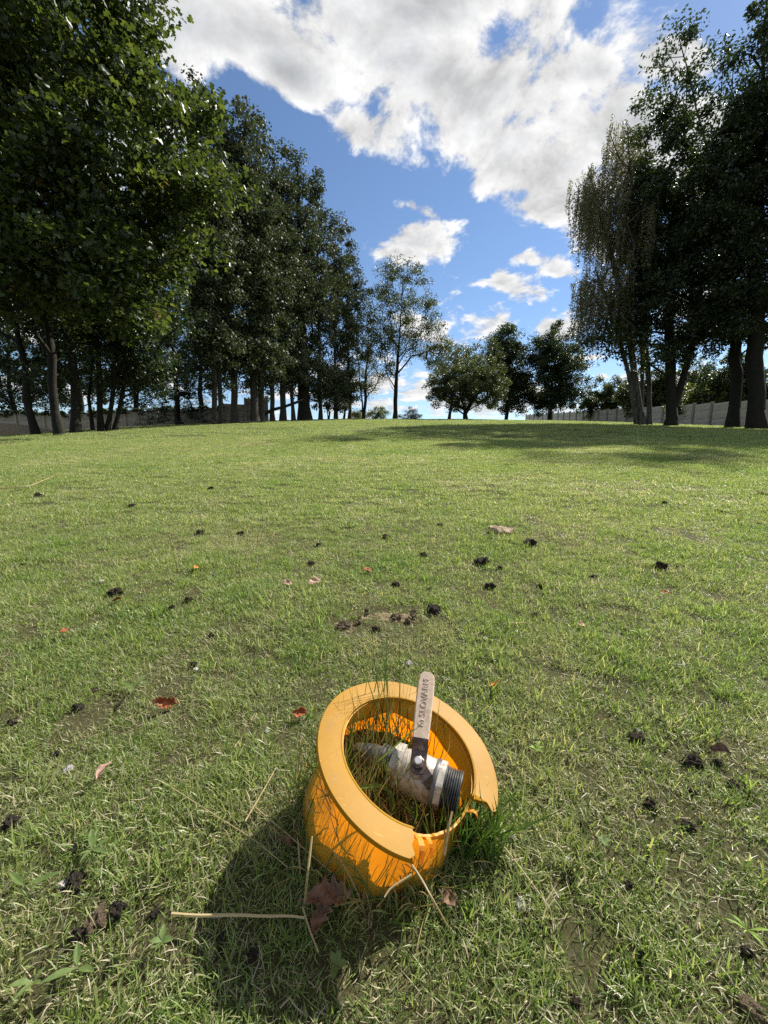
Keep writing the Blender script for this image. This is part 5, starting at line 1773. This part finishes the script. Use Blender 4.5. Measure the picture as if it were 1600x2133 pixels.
dead_leaf(135, 1326, 17, 'rust_leaf', 'reddish leaf on a bare patch by the photo edge', 13, lift=0.018)
dead_leaf(685, 1893, 100, 'brown_leaf', 'large crumpled brown oak leaf in the shadow below the collar', 14, True, curl=0.45, tilt=0.12, yaw=0.2, lift=0.018)
dead_leaf(668, 1925, 66, 'brown_leaf', 'smaller crumpled brown leaf under the large oak leaf', 15, True, curl=0.7, tilt=0.2, yaw=1.3, lift=0.014)
dead_leaf(936, 1890, 44, 'brown_leaf', 'dull brown leaf in the shade below the broken rim', 16, tilt=0.3, lift=0.014)
dead_leaf(1497, 1582, 34, 'brown_leaf', 'curled dead leaf beside the shiny black clod', 17, curl=0.8, tilt=0.6, lift=0.018)
dead_leaf(592, 1772, 40, 'brown_leaf', 'grey-brown leaf tucked in straw at the shaded foot of the collar', 18, tilt=0.5, lift=0.016)
dead_leaf(1210, 1311, 24, 'pale_leaf', 'whitish papery leaf on the turf beyond the collar', 19, tilt=0.8, lift=0.016)

def weed(px, py, nl, size, mat, label, seed, wide=0.24, up=0.5):
    g = ground_at(px, py); s = size * float((g - Ov) @ Fv) / PX
    rng = random.Random(seed)
    root = empty('weed', (g[0], g[1], g[2] + 0.006))
    for q in range(nl):
        az = 2 * math.pi * q / nl + rng.uniform(-0.5, 0.5); L = 0.62 * s * rng.uniform(0.5, 1.1); el = up * rng.uniform(0.5, 1.3)
        V = []; F = []
        n = 9
        for i in range(n + 1):
            t = i / n
            w = wide * L * math.sin(math.pi * (t * 0.92 + 0.06)) ** 0.85 * (0.25 + 0.75 * min(1, t * 3)) * 0.5
            r = L * t; z = L * (math.sin(el) * t - 0.45 * el * t * t) + 0.012
            for v in (-1, 0, 1):
                V.append((r * math.cos(az) - v * w * math.sin(az), r * math.sin(az) + v * w * math.cos(az), z + abs(v) * w * 0.35))
        for i in range(n):
            a = 3 * i
            F += [(a, a + 1, a + 4, a + 3), (a + 1, a + 2, a + 5, a + 4)]
        obj('leaf', V, F, M[mat], root, smooth=True)
    tag(root, label, 'weed')
weed(195, 1795, 7, 75, 'weed_leaf', 'grey-green weed rosette above the black clod and grey pebble', 1)
weed(55, 1872, 2, 95, 'weed_leaf', 'long lying plantain leaves by the photo edge', 2, 0.20, 0.15)
weed(165, 2045, 3, 90, 'weed_leaf', 'broad lanceolate weed leaves at the bottom of the turf', 3, 0.26, 0.5)
weed(75, 2075, 4, 66, 'weed_leaf', 'short broad-leaved weed in the bottom corner', 4, 0.32, 0.7)
weed(280, 1448, 7, 62, 'weed_leaf', 'dark green rosette just above the rust-red leaf', 5, 0.2, 0.4)
weed(1335, 1335, 4, 42, 'weed_lime', 'lime green blades standing in the turf beyond the collar', 6, 0.16, 0.9)
weed(1440, 1348, 3, 34, 'weed_lime', 'small lime blade pair on the sunny turf', 7, 0.18, 0.9)
weed(1552, 1965, 8, 64, 'weed_lime', 'bright lime grass clump near the sunny bottom edge', 8, 0.13, 1.2)
weed(1255, 1775, 6, 34, 'weed_leaf', 'little clover-like weed below the round dark clod', 9, 0.6, 0.6)
weed(1115, 1580, 6, 34, 'weed_lime', 'yellow-green weed beside the sunny side of the rim', 10, 0.3, 0.7)
weed(700, 2040, 5, 46, 'weed_leaf', 'clover-like weed lit at the edge of the collar shadow', 11, 0.55, 0.6)
weed(340, 1990, 6, 44, 'weed_leaf', 'small leafy weed at the end of the thick pale straw', 12, 0.5, 0.6)
weed(475, 1350, 3, 40, 'weed_lime', 'pale green blade weed on the turf before the sandy patch', 13, 0.17, 1.0)
weed(1415, 1905, 5, 60, 'weed_leaf', 'upright blade clump on the sunny side of the turf', 14, 0.13, 1.2)
print('tree leaf tris', TREE_TRIS[0])
